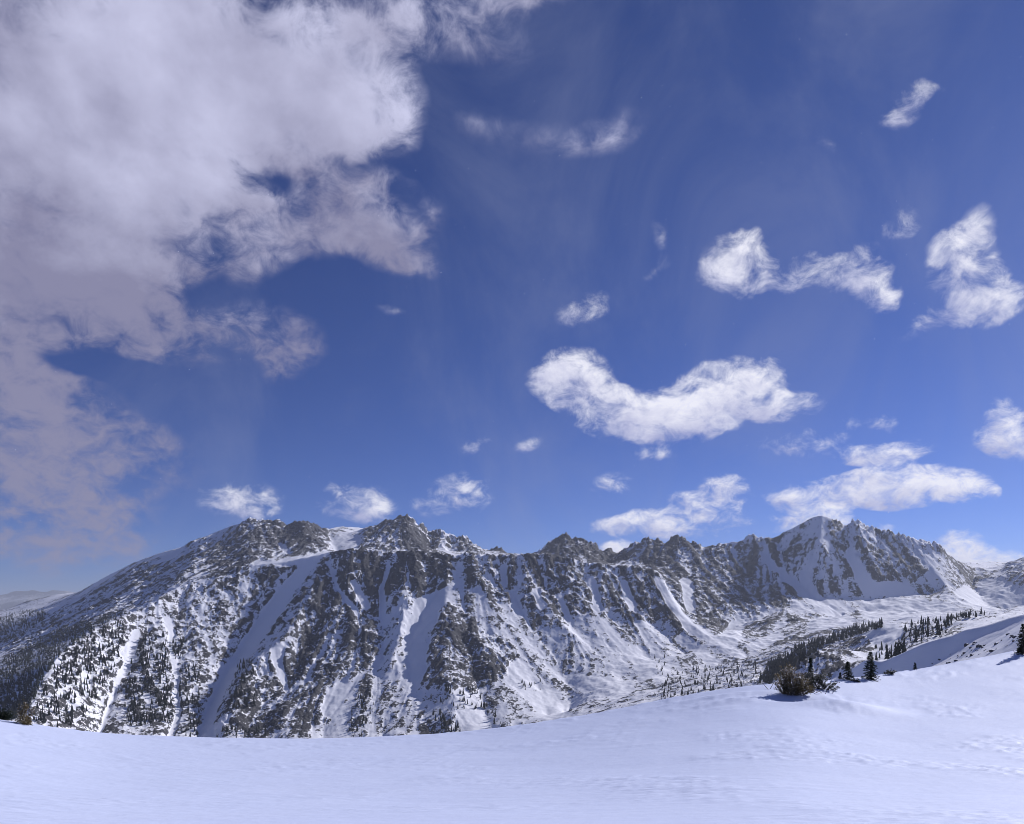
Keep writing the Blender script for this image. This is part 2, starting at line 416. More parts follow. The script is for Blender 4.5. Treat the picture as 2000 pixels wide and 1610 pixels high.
GULLIES = [
    [(585, 1101, 1915), (545, 1156, 1845), (500, 1216, 1755), (465, 1277, 1660), (425, 1347, 1520), (395, 1402, 1410), (385, 1450, 1310)],
    [(655, 1115, 1915), (632, 1200, 1760), (600, 1250, 1680), (575, 1300, 1590), (560, 1340, 1520), (490, 1400, 1400), (480, 1450, 1300)],
    [(670, 1190, 1775), (690, 1260, 1660), (672, 1320, 1545), (640, 1380, 1425), (630, 1450, 1300)],
    [(755, 1095, 1965), (742, 1160, 1860), (746, 1220, 1750), (745, 1270, 1660), (742, 1310, 1570), (750, 1380, 1420), (750, 1450, 1295)],
    [(840, 1095, 1970), (850, 1165, 1865), (815, 1228, 1735), (795, 1262, 1665), (798, 1312, 1560), (806, 1352, 1475), (830, 1402, 1375), (850, 1450, 1290)],
    [(905, 1110, 1965), (900, 1180, 1830), (915, 1240, 1715), (925, 1310, 1580), (945, 1380, 1430), (960, 1440, 1300)],
    [(980, 1098, 2008), (985, 1140, 1945), (1030, 1215, 1820), (1075, 1275, 1715), (1110, 1340, 1580), (1110, 1400, 1420)],
    [(1050, 1100, 2025), (1068, 1165, 1925), (1110, 1220, 1835), (1170, 1280, 1710), (1220, 1330, 1570)],
    [(1130, 1110, 2040), (1158, 1160, 1965), (1205, 1220, 1870), (1270, 1290, 1720)],
    [(1215, 1120, 2070), (1235, 1165, 2000), (1275, 1215, 1920), (1340, 1285, 1760)],
    [(350, 1180, 1730), (345, 1240, 1640), (350, 1310, 1530), (345, 1380, 1420), (335, 1450, 1300)],
    [(290, 1230, 1610), (260, 1270, 1540), (240, 1330, 1440), (205, 1400, 1320), (190, 1450, 1240)],
]
for g in GULLIES: T.line(g)
# foot of the front slope, then the hidden valley bottom below the camera's own hill
T.line([(1450, 1287, 1690), (1380, 1313, 1600), (1300, 1328, 1520), (1210, 1353, 1430), (1130, 1380, 1360), (1060, 1415, 1290), (950, 1450, 1250), (700, 1460, 1260), (400, 1462, 1270), (200, 1460, 1215), (0, 1470, 1040), (-130, 1520, 960)])
T.line([(-130, 1700, 700), (200, 1700, 800), (600, 1700, 900), (1000, 1650, 900), (1200, 1560, 850), (1350, 1480, 750), (1480, 1420, 650)])
T.line([(-130, 2200, 440), (600, 2100, 440), (1000, 1950, 440), (1300, 1700, 440), (1500, 1470, 440), (1700, 1305, 440), (1900, 1240, 440), (2230, 1200, 440)])
# valley on the right
T.line([(1150, 1402, 1250), (1300, 1374, 1200), (1400, 1352, 1150), (1470, 1340, 1130)])
T.line([(1450, 1287, 1690), (1500, 1270, 1750), (1600, 1246, 1800), (1700, 1229, 1860), (1800, 1214, 1960), (1900, 1201, 2100), (1945, 1197, 2200), (2000, 1193, 2300), (2230, 1185, 2200)])
T.line([(1480, 1250, 1960), (1560, 1217, 2110), (1640, 1206, 2260), (1700, 1193, 2330), (1780, 1200, 2250), (1850, 1204, 2170)])
T.line([(1484, 1334, 1150), (1530, 1294, 1260), (1560, 1271, 1360), (1640, 1242, 1500), (1720, 1221, 1650), (1800, 1207, 1800)])
T.line([(1440, 1350, 1130), (1480, 1326, 1300), (1515, 1302, 1420), (1560, 1277, 1540), (1640, 1250, 1680)])
T.line([(1560, 1303, 900), (1600, 1281, 900), (1650, 1275, 880), (1690, 1291, 820)])
T.line([(1530, 1345, 800), (1600, 1345, 760), (1680, 1325, 700)])
T.line([(1560, 1330, 1060), (1620, 1300, 1060), (1680, 1285, 1000)])
T.line([(1690, 1243, 1130), (1725, 1218, 1150), (1760, 1224, 1130), (1800, 1222, 1150)])
T.line([(1690, 1285, 960), (1730, 1286, 930), (1770, 1262, 920)])
T.line([(1690, 1292, 520), (1730, 1289, 520), (1770, 1280, 540), (1810, 1256, 650), (1850, 1234, 800), (1880, 1216, 1000), (1940, 1200, 1350), (2100, 1170, 1400), (2230, 1140, 1400)])
# --- hidden trough behind the front crest
T.line([(-130, 1420, 1400), (0, 1385, 1480), (60, 1345, 1500), (110, 1318, 1560), (200, 1270, 1750), (270, 1232, 1900), (340, 1190, 2020), (400, 1168, 2100), (500, 1138, 2180), (600, 1120, 2240), (700, 1112, 2300), (850, 1118, 2400), (1000, 1118, 2480), (1150, 1128, 2480), (1290, 1150, 2330)])
# --- left peaks
CREST_L = [(-130, 1330, 2200), (0, 1262, 2350), (64, 1228, 2420), (112, 1198, 2480), (179, 1159, 2560), (212, 1138, 2600), (268, 1107, 2670), (321, 1085, 2720), (363, 1065, 2760), (400, 1048, 2800),
           (440, 1031, 2840), (480, 1020, 2870), (500, 1016, 2880), (535, 1018, 2890), (552, 1027, 2895), (562, 1032, 2900), (572, 1027, 2905), (580, 1028, 2905), (596, 1019, 2915), (612, 1027, 2920), (618, 1027, 2920), (626, 1037, 2930),
           (650, 1035, 2960), (680, 1042, 2980), (712, 1031, 3000), (745, 1025, 3010), (775, 1014, 3020), (790, 1009, 3025), (805, 1014, 3030), (812, 1024, 3035), (825, 1030, 3040), (840, 1046, 3045), (850, 1040, 3050), (865, 1037, 3055),
           (878, 1044, 3060), (888, 1052, 3065), (903, 1049, 3070), (915, 1055, 3075), (935, 1075, 3085), (950, 1081, 3090), (957, 1077, 3092), (964, 1072, 3094), (974, 1077, 3096), (980, 1084, 3098), (1000, 1089, 3100), (1050, 1090, 3100)]
T.line(CREST_L)
for r in ([(500, 1016, 2880), (495, 1055, 2700), (480, 1095, 2480), (440, 1130, 2280)], [(596, 1019, 2915), (600, 1060, 2720), (610, 1085, 2560)], [(400, 1048, 2800), (390, 1090, 2580), (360, 1125, 2380), (330, 1150, 2260)],
          [(790, 1009, 3025), (800, 1050, 2860), (815, 1085, 2700)], [(790, 1009, 3025), (740, 1045, 2880), (700, 1075, 2720)], [(865, 1037, 3055), (862, 1070, 2920)], [(903, 1049, 3070), (895, 1080, 2940)],
          [(268, 1107, 2670), (265, 1150, 2420), (220, 1190, 2200), (170, 1225, 2020)], [(179, 1159, 2560), (160, 1200, 2340), (80, 1260, 2060)]):
    T.line(r)
for g in ([(555, 1031, 2895), (548, 1070, 2680), (540, 1092, 2500)], [(445, 1055, 2760), (440, 1090, 2560), (400, 1125, 2350)], [(840, 1048, 3040), (838, 1080, 2880)], [(330, 1105, 2620), (310, 1150, 2360), (270, 1185, 2180)],
          [(640, 1048, 2900), (660, 1080, 2700)], [(885, 1056, 3050), (880, 1082, 2920)], [(220, 1160, 2480), (190, 1195, 2280), (110, 1250, 2020)]):
    T.line(g)
T.line([(600, 1042, 3300), (640, 1034, 3500), (660, 1029, 3600), (700, 1030, 3650), (720, 1034, 3650)])     # far white plateau
T.line([(600, 1060, 3200), (700, 1060, 3250), (800, 1080, 3350)])
# --- jagged ridge in the middle
CREST_J = [(1050, 1089, 3000), (1062, 1075, 2995), (1070, 1064, 2990), (1080, 1060, 2985), (1092, 1051, 2980), (1102, 1047, 2980), (1110, 1055, 2975), (1120, 1056, 2975), (1128, 1052, 2970), (1140, 1061, 2965), (1160, 1071, 2955), (1171, 1083, 2950),
           (1180, 1078, 2945), (1190, 1074, 2945), (1200, 1083, 2940), (1205, 1085, 2940), (1212, 1080, 2935), (1222, 1084, 2930), (1236, 1068, 2925), (1243, 1059, 2920), (1248, 1063, 2920), (1256, 1056, 2915), (1265, 1054, 2910), (1272, 1059, 2910), (1285, 1058, 2900),
           (1297, 1068, 2895), (1302, 1062, 2890), (1310, 1057, 2885), (1325, 1053, 2875), (1336, 1055, 2870), (1345, 1062, 2860), (1362, 1067, 2850), (1368, 1073, 2840), (1400, 1066, 2760), (1430, 1062, 2680), (1450, 1059, 2640),
           (1454, 1052, 2635), (1462, 1047, 2630), (1474, 1051, 2630), (1487, 1054, 2635), (1490, 1060, 2640), (1501, 1052, 2650), (1504, 1056, 2655), (1530, 1041, 2720), (1560, 1026, 2800), (1590, 1011, 2880), (1605, 1007, 2910), (1618, 1010, 2920),
           (1635, 1020, 2920), (1655, 1030, 2915), (1661, 1021, 2910), (1670, 1017, 2910), (1680, 1021, 2905), (1686, 1027, 2905), (1700, 1037, 2895), (1712, 1040, 2890), (1720, 1044, 2880), (1735, 1040, 2870), (1745, 1048, 2860), (1760, 1049, 2850), (1772, 1053, 2840), (1782, 1056, 2835), (1800, 1060, 2835),
           (1820, 1064, 2840), (1832, 1067, 2840), (1850, 1086, 2850), (1870, 1100, 2860), (1885, 1107, 2880), (1905, 1110, 2900), (1930, 1115, 2920), (1950, 1110, 2900), (1975, 1101, 2860), (2000, 1091, 2800), (2050, 1068, 2720), (2120, 1040, 2600), (2230, 1000, 2450)]
_dx = [1000, 1345, 1400, 1450, 1502, 1560, 1605, 1655, 1700, 1782, 1832, 1905, 1950, 2000, 2120, 2230]
_dd = [0, 2860, 2830, 2790, 2760, 2710, 2670, 2690, 2700, 2680, 2690, 2800, 2860, 2800, 2600, 2450]
CREST_J = [(a, b, d if a < 1346 else float(np.interp(a, _dx, _dd))) for a, b, d in CREST_J]
T.line(CREST_J)
for r in ([(1102, 1047, 2980), (1108, 1095, 2780)], [(1265, 1054, 2910), (1262, 1105, 2700)], [(1325, 1053, 2875), (1300, 1110, 2650)], [(1190, 1074, 2945), (1192, 1110, 2800)],
          [(1440, 1061, 2795), (1455, 1110, 2620), (1470, 1160, 2440), (1490, 1195, 2270)],
          [(1502, 1054, 2760), (1530, 1100, 2610), (1560, 1140, 2490), (1590, 1168, 2400), (1640, 1200, 2270)],
          [(1605, 1007, 2670), (1600, 1060, 2560), (1612, 1110, 2480), (1632, 1158, 2420)],
          [(1782, 1056, 2680), (1812, 1095, 2600), (1834, 1125, 2530), (1856, 1152, 2460), (1900, 1184, 2330), (1940, 1195, 2220)],
          [(1672, 1017, 2692), (1690, 1060, 2600), (1712, 1120, 2500)]):
    T.line(r)
for g in ([(1290, 1150, 2330), (1340, 1225, 2130), (1385, 1248, 2080), (1400, 1250, 2080), (1440, 1229, 2160), (1490, 1208, 2230), (1540, 1180, 2330)],
          [(1516, 1058, 2745), (1541, 1104, 2585), (1568, 1138, 2478), (1592, 1163, 2400)],
          [(1592, 1163, 2400), (1610, 1163, 2410), (1645, 1162, 2420), (1700, 1172, 2430), (1720, 1173, 2430), (1760, 1166, 2450), (1800, 1162, 2480), (1830, 1160, 2490)],
          [(1645, 1040, 2660), (1660, 1100, 2530), (1675, 1155, 2440)],
          [(1760, 1060, 2660), (1775, 1110, 2560), (1790, 1150, 2490)],
          [(1905, 1113, 2795), (1900, 1150, 2650), (1935, 1188, 2420), (1960, 1196, 2380), (2000, 1193, 2380), (2100, 1185, 2300)]):
    T.line(g)
T.line([(1200, 1120, 3350), (1400, 1110, 3250), (1600, 1090, 3400), (1800, 1120, 3300), (1950, 1150, 3300), (2230, 1100, 3000)])
# --- remote slopes on the left
T.line([(-130, 1230, 3600), (150, 1200, 3500), (330, 1130, 3300), (480, 1080, 3300)])
T.line([(150, 1160, 4200), (175, 1145, 4150), (210, 1124, 4100), (251, 1104, 4050), (290, 1088, 4000), (325, 1076, 3950), (400, 1060, 3900)])
T.line([(-130, 1225, 4900), (0, 1193, 4900), (28, 1185, 4920), (56, 1173, 4940), (84, 1167, 4960), (112, 1161, 4980), (140, 1158, 5000), (180, 1157, 5000), (300, 1150, 5050)])
T.line([(-130, 1240, 5690), (400, 1180, 5690), (1000, 1170, 5690), (2230, 1150, 5690)])
T.line([(500, 1080, 4300), (1000, 1110, 4300), (1600, 1110, 4300), (2230, 1090, 4300)])

Z = T.solve()
Zs = np.where(T.DD > 2550, 0.6 * Z + 0.4 * blur(Z, 1), blur(Z, 2))
zx, zy = T.grads(blur(Z, 8))
slope = np.sqrt(zx ** 2 + zy ** 2)
PX, PY = T.screen(Zs)

# --- where rock, where snow: survey polygons, rasterised on a coarse map and softened
MX, MY = np.meshgrid(np.arange(-130, 2232, 3.0), np.arange(980, 1480, 3.0))
def poly_mask(pts):
    m = np.zeros(MX.shape, bool)
    n = len(pts)
    for k in range(n):
        (x0, y0), (x1, y1) = pts[k], pts[(k + 1) % n]
        if y0 == y1: continue
        c = ((y0 > MY) != (y1 > MY)) & (MX < (x1 - x0) * (MY - y0) / (y1 - y0) + x0)
        m ^= c
    return m.astype(float)
def stroke_mask(pts, w):
    best = np.full(MX.shape, 1e9)
    for k in range(len(pts) - 1):
        (x0, y0), (x1, y1) = pts[k][:2], pts[k + 1][:2]
        w0 = pts[k][2] if len(pts[k]) > 2 else w
        w1 = pts[k + 1][2] if len(pts[k + 1]) > 2 else w
        dx, dy = x1 - x0, y1 - y0
        t = np.clip(((MX - x0) * dx + (MY - y0) * dy) / (dx * dx + dy * dy + 1e-9), 0, 1)
        d = np.hypot(MX - x0 - t * dx, MY - y0 - t * dy) / (w0 + t * (w1 - w0))
        best = np.minimum(best, d)
    return 1 - sstep(0.7, 1.15, best)
zone = np.full(MX.shape, 0.30)
def zone_poly(pts, v, soft=3):
    global zone
    m = blur(poly_mask(pts), soft)
    zone = zone * (1 - m) + v * m
# order: broad, then particular
zone_poly([(900, 1085), (1290, 1110), (1450, 1285), (1200, 1350), (1000, 1445), (860, 1445), (880, 1300)], .40)
zone_poly([(350, 1145), (560, 1097), (605, 1100), (500, 1212), (440, 1310), (385, 1440), (380, 1270), (330, 1220)], .52)
zone_poly([(270, 1190), (350, 1148), (385, 1270), (385, 1445), (100, 1445), (50, 1400), (110, 1285), (185, 1226)], .54)
zone_poly([(150, 1160), (260, 1112), (400, 1047), (510, 1015), (640, 1030), (640, 1078), (500, 1100), (345, 1145), (270, 1190), (0, 1300), (0, 1262)], .52)
zone_poly([(480, 1015), (560, 1025), (640, 1030), (640, 1078), (500, 1100), (400, 1135), (420, 1075)], .68)
zone_poly([(640, 1078), (740, 1080), (775, 1110), (745, 1180), (752, 1262), (722, 1302), (660, 1345), (620, 1335), (560, 1330), (585, 1250), (598, 1178), (622, 1120)], .68)
zone_poly([(612, 1110), (560, 1180), (520, 1250), (440, 1330), (415, 1445), (480, 1420), (560, 1330), (598, 1178)], .50)
zone_poly([(738, 1150), (800, 1200), (790, 1250), (765, 1300), (735, 1285)], .50)
zone_poly([(470, 1300), (560, 1270), (640, 1340), (650, 1400), (560, 1445), (430, 1445), (442, 1380)], .60)
zone_poly([(775, 1085), (835, 1080), (905, 1088), (870, 1150), (800, 1205), (750, 1190)], .60)
zone_poly([(868, 1178), (905, 1200), (965, 1240), (1018, 1285), (980, 1322), (930, 1348), (830, 1348), (818, 1330), (850, 1235)], .70)
zone_poly([(905, 1080), (1110, 1088), (1290, 1112), (1340, 1238), (1290, 1215), (1240, 1215), (1180, 1195), (1120, 1205), (1050, 1190), (960, 1170), (900, 1120)], .66)
zone_poly([(690, 1345), (720, 1310), (735, 1380), (715, 1445), (680, 1445)], .62)
zone_poly([(735, 1290), (790, 1345), (870, 1445), (720, 1445)], .42)
zone_poly([(700, 1078), (715, 1030), (790, 1005), (840, 1040), (905, 1045), (990, 1085), (830, 1082)], .70)
zone_poly([(1045, 1092), (1100, 1040), (1250, 1050), (1330, 1050), (1370, 1070), (1290, 1116), (1160, 1100)], .72)
zone_poly([(1290, 1110), (1370, 1068), (1450, 1058), (1505, 1056), (1545, 1120), (1560, 1160), (1490, 1200), (1400, 1246), (1335, 1200)], .60)
zone_poly([(1440, 1095), (1490, 1085), (1550, 1165), (1545, 1190), (1470, 1200), (1430, 1190)], .70)
zone_poly([(1520, 1070), (1600, 1045), (1640, 1160), (1600, 1166), (1560, 1140)], .64)
zone_poly([(1590, 1060), (1610, 1055), (1640, 1162), (1602, 1166)], .72)
zone_poly([(1615, 1015), (1672, 1015), (1790, 1055), (1810, 1110), (1780, 1145), (1700, 1135), (1640, 1130)], .63)
zone_poly([(1780, 1054), (1832, 1066), (1900, 1110), (1940, 1180), (1880, 1170)], .46)
zone_poly([(1505, 1056), (1560, 1025), (1605, 1005), (1600, 1045), (1540, 1075)], .36)
zone_poly([(1960, 1100), (2010, 1095), (2010, 1145), (1950, 1135)], .50)
zone_poly([(1440, 1200), (1560, 1200), (1700, 1190), (1900, 1200), (1880, 1235), (1700, 1290), (1560, 1345), (1440, 1300)], .50)
zone_poly([(1000, 1330), (1130, 1310), (1300, 1310), (1480, 1300), (1480, 1340), (1200, 1400), (1050, 1410)], .42)
zone_poly([(0, 1195), (60, 1172), (180, 1155), (100, 1200), (0, 1225)], .25)
SNOW = [([(612, 1092, 10), (562, 1150, 13), (525, 1205, 16), (488, 1255, 14), (442, 1320, 11), (414, 1380, 10), (402, 1445, 11)], 18),
        ([(838, 1212, 6), (812, 1250, 20), (812, 1300, 22), (805, 1340, 14)], 18),
        ([(870, 1160, 12), (830, 1185, 22), (815, 1215, 8)], 12), ([(760, 1100, 4), (745, 1160, 5), (752, 1220, 6)], 5),
        ([(985, 1105, 5), (984, 1140, 7)], 6), ([(935, 1150, 7), (950, 1185, 7)], 6), ([(1000, 1160, 6), (1015, 1200, 8)], 6), ([(1045, 1155, 6), (1060, 1185, 6)], 6), ([(1090, 1165, 6), (1110, 1205, 6)], 6),
        ([(1155, 1135, 7), (1168, 1190, 8)], 6), ([(1218, 1140, 7), (1235, 1185, 8)], 6), ([(1285, 1135, 8), (1310, 1180, 10), (1350, 1230, 8), (1450, 1283, 8)], 8),
        ([(1340, 1140, 12), (1350, 1190, 10)], 8), ([(265, 1240, 9), (250, 1290, 8), (225, 1345, 5), (190, 1440, 3)], 10), ([(330, 1250, 4), (345, 1300, 4), (345, 1400, 4), (335, 1440, 6)], 6),
        ([(330, 1215, 8), (335, 1240, 5)], 6), ([(170, 1310, 10), (165, 1360, 6)], 8), ([(690, 1140, 6), (715, 1185, 8)], 6), ([(540, 1270, 10), (545, 1310, 8), (560, 1350, 5)], 6),
        ([(640, 1385, 14), (670, 1340, 10), (655, 1400, 10)], 10), ([(900, 1360, 20), (930, 1420, 30)], 20), ([(1010, 1310, 20), (1080, 1390, 24), (1110, 1420, 20)], 20), ([(1120, 1330, 12), (1200, 1345, 16)], 14),
        ([(1240, 1280, 18), (1290, 1320, 18)], 16), ([(1180, 1225, 8), (1250, 1300, 10)], 8), ([(1330, 1250, 10), (1400, 1300, 10)], 10), ([(1490, 1085, 6), (1530, 1125, 8), (1590, 1175, 14), (1640, 1210, 10)], 8),
        ([(1660, 1080, 8), (1680, 1120, 12), (1700, 1150, 18), (1770, 1152, 14)], 14), ([(1570, 1120, 8), (1585, 1155, 10)], 8), ([(1700, 1195, 20), (1780, 1195, 28), (1850, 1205, 20)], 20),
        ([(1930, 1150, 20), (2000, 1175, 24)], 20), ([(1880, 1160, 14), (1930, 1185, 14)], 12), ([(1440, 1225, 14), (1420, 1260, 20)], 14), ([(1700, 1230, 18), (1735, 1250, 28), (1720, 1280, 14)], 20),
        ([(500, 1102, 5), (560, 1098, 6), (640, 1084, 5)], 4), ([(640, 1100, 3), (660, 1150, 4), (700, 1200, 5)], 4), ([(1475, 1268, 12), (1520, 1245, 10)], 10), ([(1230, 1345, 10), (1200, 1365, 10)], 8),
        ([(1590, 1225, 12), (1660, 1215, 10)], 8), ([(545, 1065, 4), (565, 1080, 4)], 4), ([(300, 1100, 4), (360, 1070, 4)], 3)]
for pts, w in SNOW:
    m = blur(stroke_mask(pts, w), 1)
    zone = zone * (1 - m) + (-.15) * m
# snow cornice along the smooth crest
def sample_map(mp, px, py):
    i = np.clip((px + 130) / 3.0, 0, mp.shape[1] - 1.001); j = np.clip((py - 980) / 3.0, 0, mp.shape[0] - 1.001)
    i0 = i.astype(int); j0 = j.astype(int); fi = i - i0; fj = j - j0
    return (mp[j0, i0] * (1 - fi) + mp[j0, i0 + 1] * fi) * (1 - fj) + (mp[j0 + 1, i0] * (1 - fi) + mp[j0 + 1, i0 + 1] * fi) * fj
X, Y = T.X, T.Y
wxn = fbm(X, Y, 90, 3) * 26; wyn = fbm(X + 500, Y - 300, 90, 3) * 26
zn = sample_map(zone, PX + wxn * 0.25, PY + wyn * 0.25)
far_scale = np.clip(T.DD / 1900, 0.7, 3.0)

# streaks down the fall line
white = RNG.normal(0, 1, Z.shape).astype(np.float32)
s1 = T.lic(blur(white, 2), zx, zy, 5.0, 26); s1 = s1 / s1.std()
s2 = T.lic(blur(white[::-1], 6), zx, zy, 8.0, 24); s2 = s2 / s2.std()
s1 = np.clip(s1, -2.2, 2.2); s2 = np.clip(s2, -2.2, 2.2)

steep = sstep(0.15, 0.55, slope)
rockz = sstep(0.30, 0.62, zn)
fs = np.clip(far_scale, .8, 1.5)
r1 = fbm(X + wxn, Y * 0.8 + wyn, 85, 4, 0.55, ridged=True)
r2 = fbm(X + wxn * .5, Y * 0.8 + wyn * .5, 34, 4, 0.64, ridged=True)
spa = fbm(X + wxn * .3, Y * 0.7 + wyn * .3, 34, 3, 0.7)
spb = fbm(X + wxn * .2, Y * 0.65 + 70, 12.5, 2, 0.7)
hum = fbm(X, Y, 130, 4)
jag = np.zeros(Z.shape)
for ln, a, b in ((CREST_J, 1045, 1372), (CREST_J, 1452, 1506), (CREST_J, 1655, 1850), (CREST_L, 470, 630), (CREST_L, 720, 1000)):
    for p0, p1 in zip(ln[:-1], ln[1:]):
        if p0[0] < a or p1[0] > b: continue
        for q in np.linspace(0, 1, 14):
            i = int(round(np.interp(p0[0] + q * (p1[0] - p0[0]), T.px, np.arange(T.nx)))); j = int(round(np.interp(p0[2] + q * (p1[2] - p0[2]), T.D, np.arange(T.ny))))
            jag[max(j - 5, 0):j + 6, i] = 1
jag = blur(jag, 3)
spire = 0.6 * fbm(X, Y * .25, 42, 2) + 0.9 * (0.35 - np.abs(perlin(X / 19.0, Y / 60.0))) + 0.5 * perlin(X / 9.0, Y / 30.0)
calm = 1 - 0.8 * sample_map(blur(poly_mask([(330, 1150), (560, 1095), (620, 1090), (480, 1280), (385, 1440), (60, 1440), (110, 1285), (270, 1190)]), 4), PX, PY)
H = Zs + steep * (rockz * (r1 - 0.35) * 11 * fs + calm * (s2 * (0.9 + 1.2 * rockz) + s1 * (0.3 + 0.7 * rockz)))
H = H + steep * rockz * (r2 - .2) * 7.5 * fs + steep * spb * (0.5 + 1.5 * rockz) * fs + steep * spa * 2.2
H = H + jag * spire * 23
flat = (1 - sstep(0.22, 0.6, slope)) * sstep(600, 1000, T.DD)
basin = flat * sstep(1380, 1480, PX) + flat * sstep(1000, 1150, PX) * .6
H = H + flat * (hum * 7 + 1.2 * spa) + np.clip(basin, 0, 1) * (8.0 * fbm(X, Y * .8, 105, 3, .45, ridged=True) + 1.2 * spb)
# rock shows where the ground is locally steeper than its surroundings, more of it in the rocky belts
lx, ly = T.grads(H)
lslope = np.sqrt(lx * lx + ly * ly)
exc = np.clip(lslope - blur(lslope, 14), -1.0, 1.0)
spk = 0.45 * spa + 0.55 * spb + 0.20 * s1 * (.3 + .7 * calm) + 0.10 * s2 * calm + 0.60 * exc
rock = (zn - 0.56) * 0.72 + spk * 0.60
rock = np.where(zn < 0.08, rock - 0.5, rock)
rk = sstep(-0.05, 0.12, rock)
H = H + rk * 1.6 * fs * (0.5 + 0.5 * rockz)
T.H = H
rock_attr = np.clip(0.5 + rock * 1.25, 0, 1)

verts = np.stack([X, Y, H], -1).reshape(-1, 3)
gf = grid_faces(T.ny, T.nx)

# ------------------------------------------------------------------ materials
def new_mat(name):
    m = bpy.data.materials.new(name); m.use_nodes = True
    t = NT(m.node_tree)
    b = m.node_tree.nodes['Principled BSDF']
    return m, t, b
SNOW_COL = (0.88, 0.885, 0.92)

def mountain_material():
    m, t, b = new_mat('rock_and_snow')
    geo = t.new('ShaderNodeNewGeometry')
    pos = geo.outputs['Position']
    att = t.new('ShaderNodeAttribute', attribute_name='rock').outputs['Fac']
    n1 = t.noise(pos, 0.21, 4, 0.7)
    n2 = t.noise(t.mapping(pos, scale=(1, 1, 2.2)), 0.04, 3, 0.6)
    v = t.math('ADD', att, t.math('MULTIPLY', t.math('SUBTRACT', n1, 0.5), 1.55))
    v = t.math('ADD', v, t.math('MULTIPLY', t.math('SUBTRACT', n2, 0.5), 0.8))
    mask = t.ramp(v, 0.46, 0.58)
    n3 = t.noise(pos, 0.012, 4, 0.6)
    n4 = t.noise(pos, 0.25, 4, 0.65)
    rc = t.mix(n3, rgba((0.034, 0.035, 0.040)), rgba((0.075, 0.073, 0.075)))
    rc = t.mix(t.ramp(n4, 0.35, 0.75), rc, rgba((0.12, 0.118, 0.12)))
    sc = rgba(SNOW_COL)
    t.put(b.inputs['Base Color'], t.mix(mask, sc, rc))
    t.put(b.inputs['Roughness'], 0.85)
    b.inputs['Specular IOR Level'].default_value = 0.15
    bump = t.new('ShaderNodeBump'); bump.inputs['Distance'].default_value = 4.5
    t.put(bump.inputs['Strength'], t.math('MULTIPLY_ADD', mask, 0.80, 0.12))
    vo = t.new('ShaderNodeTexVoronoi', feature='F1'); t.put(vo.inputs['Vector'], t.mapping(pos, scale=(1, 1, .55), rot=(.3, .5, .2))); vo.inputs['Scale'].default_value = 0.11
    t.put(bump.inputs['Height'], t.math('ADD', t.noise(pos, 0.16, 6, 0.68), t.math('MULTIPLY', vo.outputs['Distance'], 0.45)))
    t.l.new(bump.outputs[0], b.inputs['Normal'])
    return m
M_MTN = mountain_material()

def snow_material(name='snow', ripple=True):
    m, t, b = new_mat(name)
    pos = t.new('ShaderNodeNewGeometry').outputs['Position']
    n = t.noise(pos, 0.35, 3, 0.5)
    t.put(b.inputs['Base Color'], t.mix(n, rgba((0.62, 0.68, 0.87)), rgba((0.66, 0.715, 0.89))))
    t.put(b.inputs['Roughness'], 0.6)
    b.inputs['Specular IOR Level'].default_value = 0.25
    bump = t.new('ShaderNodeBump'); bump.inputs['Strength'].default_value = 0.35; bump.inputs['Distance'].default_value = 0.05
    h = t.math('ADD', t.noise(t.mapping(pos, scale=(1.0, 1.35, 1.0), rot=(0, 0, math.radians(12))), 3.0, 6, 0.62), t.math('MULTIPLY', t.noise(pos, 40, 3, 0.6), 0.12))
    t.put(bump.inputs['Height'], h)
    t.l.new(bump.outputs[0], b.inputs['Normal'])
    return m
M_SNOW = snow_material()

# ------------------------------------------------------------------ cut the heightfield into its mountains (along hidden troughs and valley lines)
TROUGH = np.array([(-130, 1400), (0, 1480), (60, 1500), (110, 1560), (200, 1750), (270, 1900), (340, 2020), (400, 2100), (500, 2180), (600, 2240), (700, 2300), (850, 2400), (1000, 2480), (1150, 2480), (1290, 2330), (1340, 2130), (1400, 2080), (1440, 2160), (1490, 2230), (1560, 2110), (1640, 2260), (1700, 2330), (1780, 2250), (1900, 2150), (2230, 2150)])
dtr = np.interp(T.px, TROUGH[:, 0], TROUGH[:, 1])[None, :]
part = np.zeros(Z.shape, int)
part[(T.DD > dtr)] = 1
part[(T.DD > dtr) & (PX > 1045)] = 2
part[(T.DD > dtr) & (PX > 1380)] = 3
foot = np.interp(T.px, [1000, 1060, 1130, 1210, 1300, 1380, 1450], [1200, 1290, 1360, 1430, 1520, 1600, 1690])[None, :]
part[(T.DD <= dtr) & (T.DD < foot) & (PX > 1060) | (T.DD <= dtr) & (PX > 1450)] = 4
part[(T.DD > 3330) & (PX < 1045)] = 5
fpart = part[:-1, :-1]
NAMES = [('mountain_front', 'long snow-streaked rocky mountain face with ribs and gullies across the middle', 'mountain'),
         ('mountain_left', 'high grey rocky peaks dusted with snow behind the long front face', 'mountain'),
         ('ridge_middle', 'jagged row of dark rock teeth behind the front crest', 'ridge'),
         ('mountain_right', 'pointed shaded peak with a snowy bowl at the valley head', 'mountain'),
         ('valley', 'hummocky snowy valley floor dotted with rocks', 'valley'),
         ('slopes_far_left', 'hazy remote snow slopes beyond the forested flank', 'hill')]
for k, (nm, lb, ct) in enumerate(NAMES):
    f = gf[fpart == k]
    if len(f) == 0: continue
    used, inv = np.unique(f, return_inverse=True)
    me = np_mesh(nm, verts[used], inv.reshape(-1, 4), True, {'rock': rock_attr.ravel()[used]})
    tag(add_obj(nm, me, M_MTN), lb, ct, kind='structure')

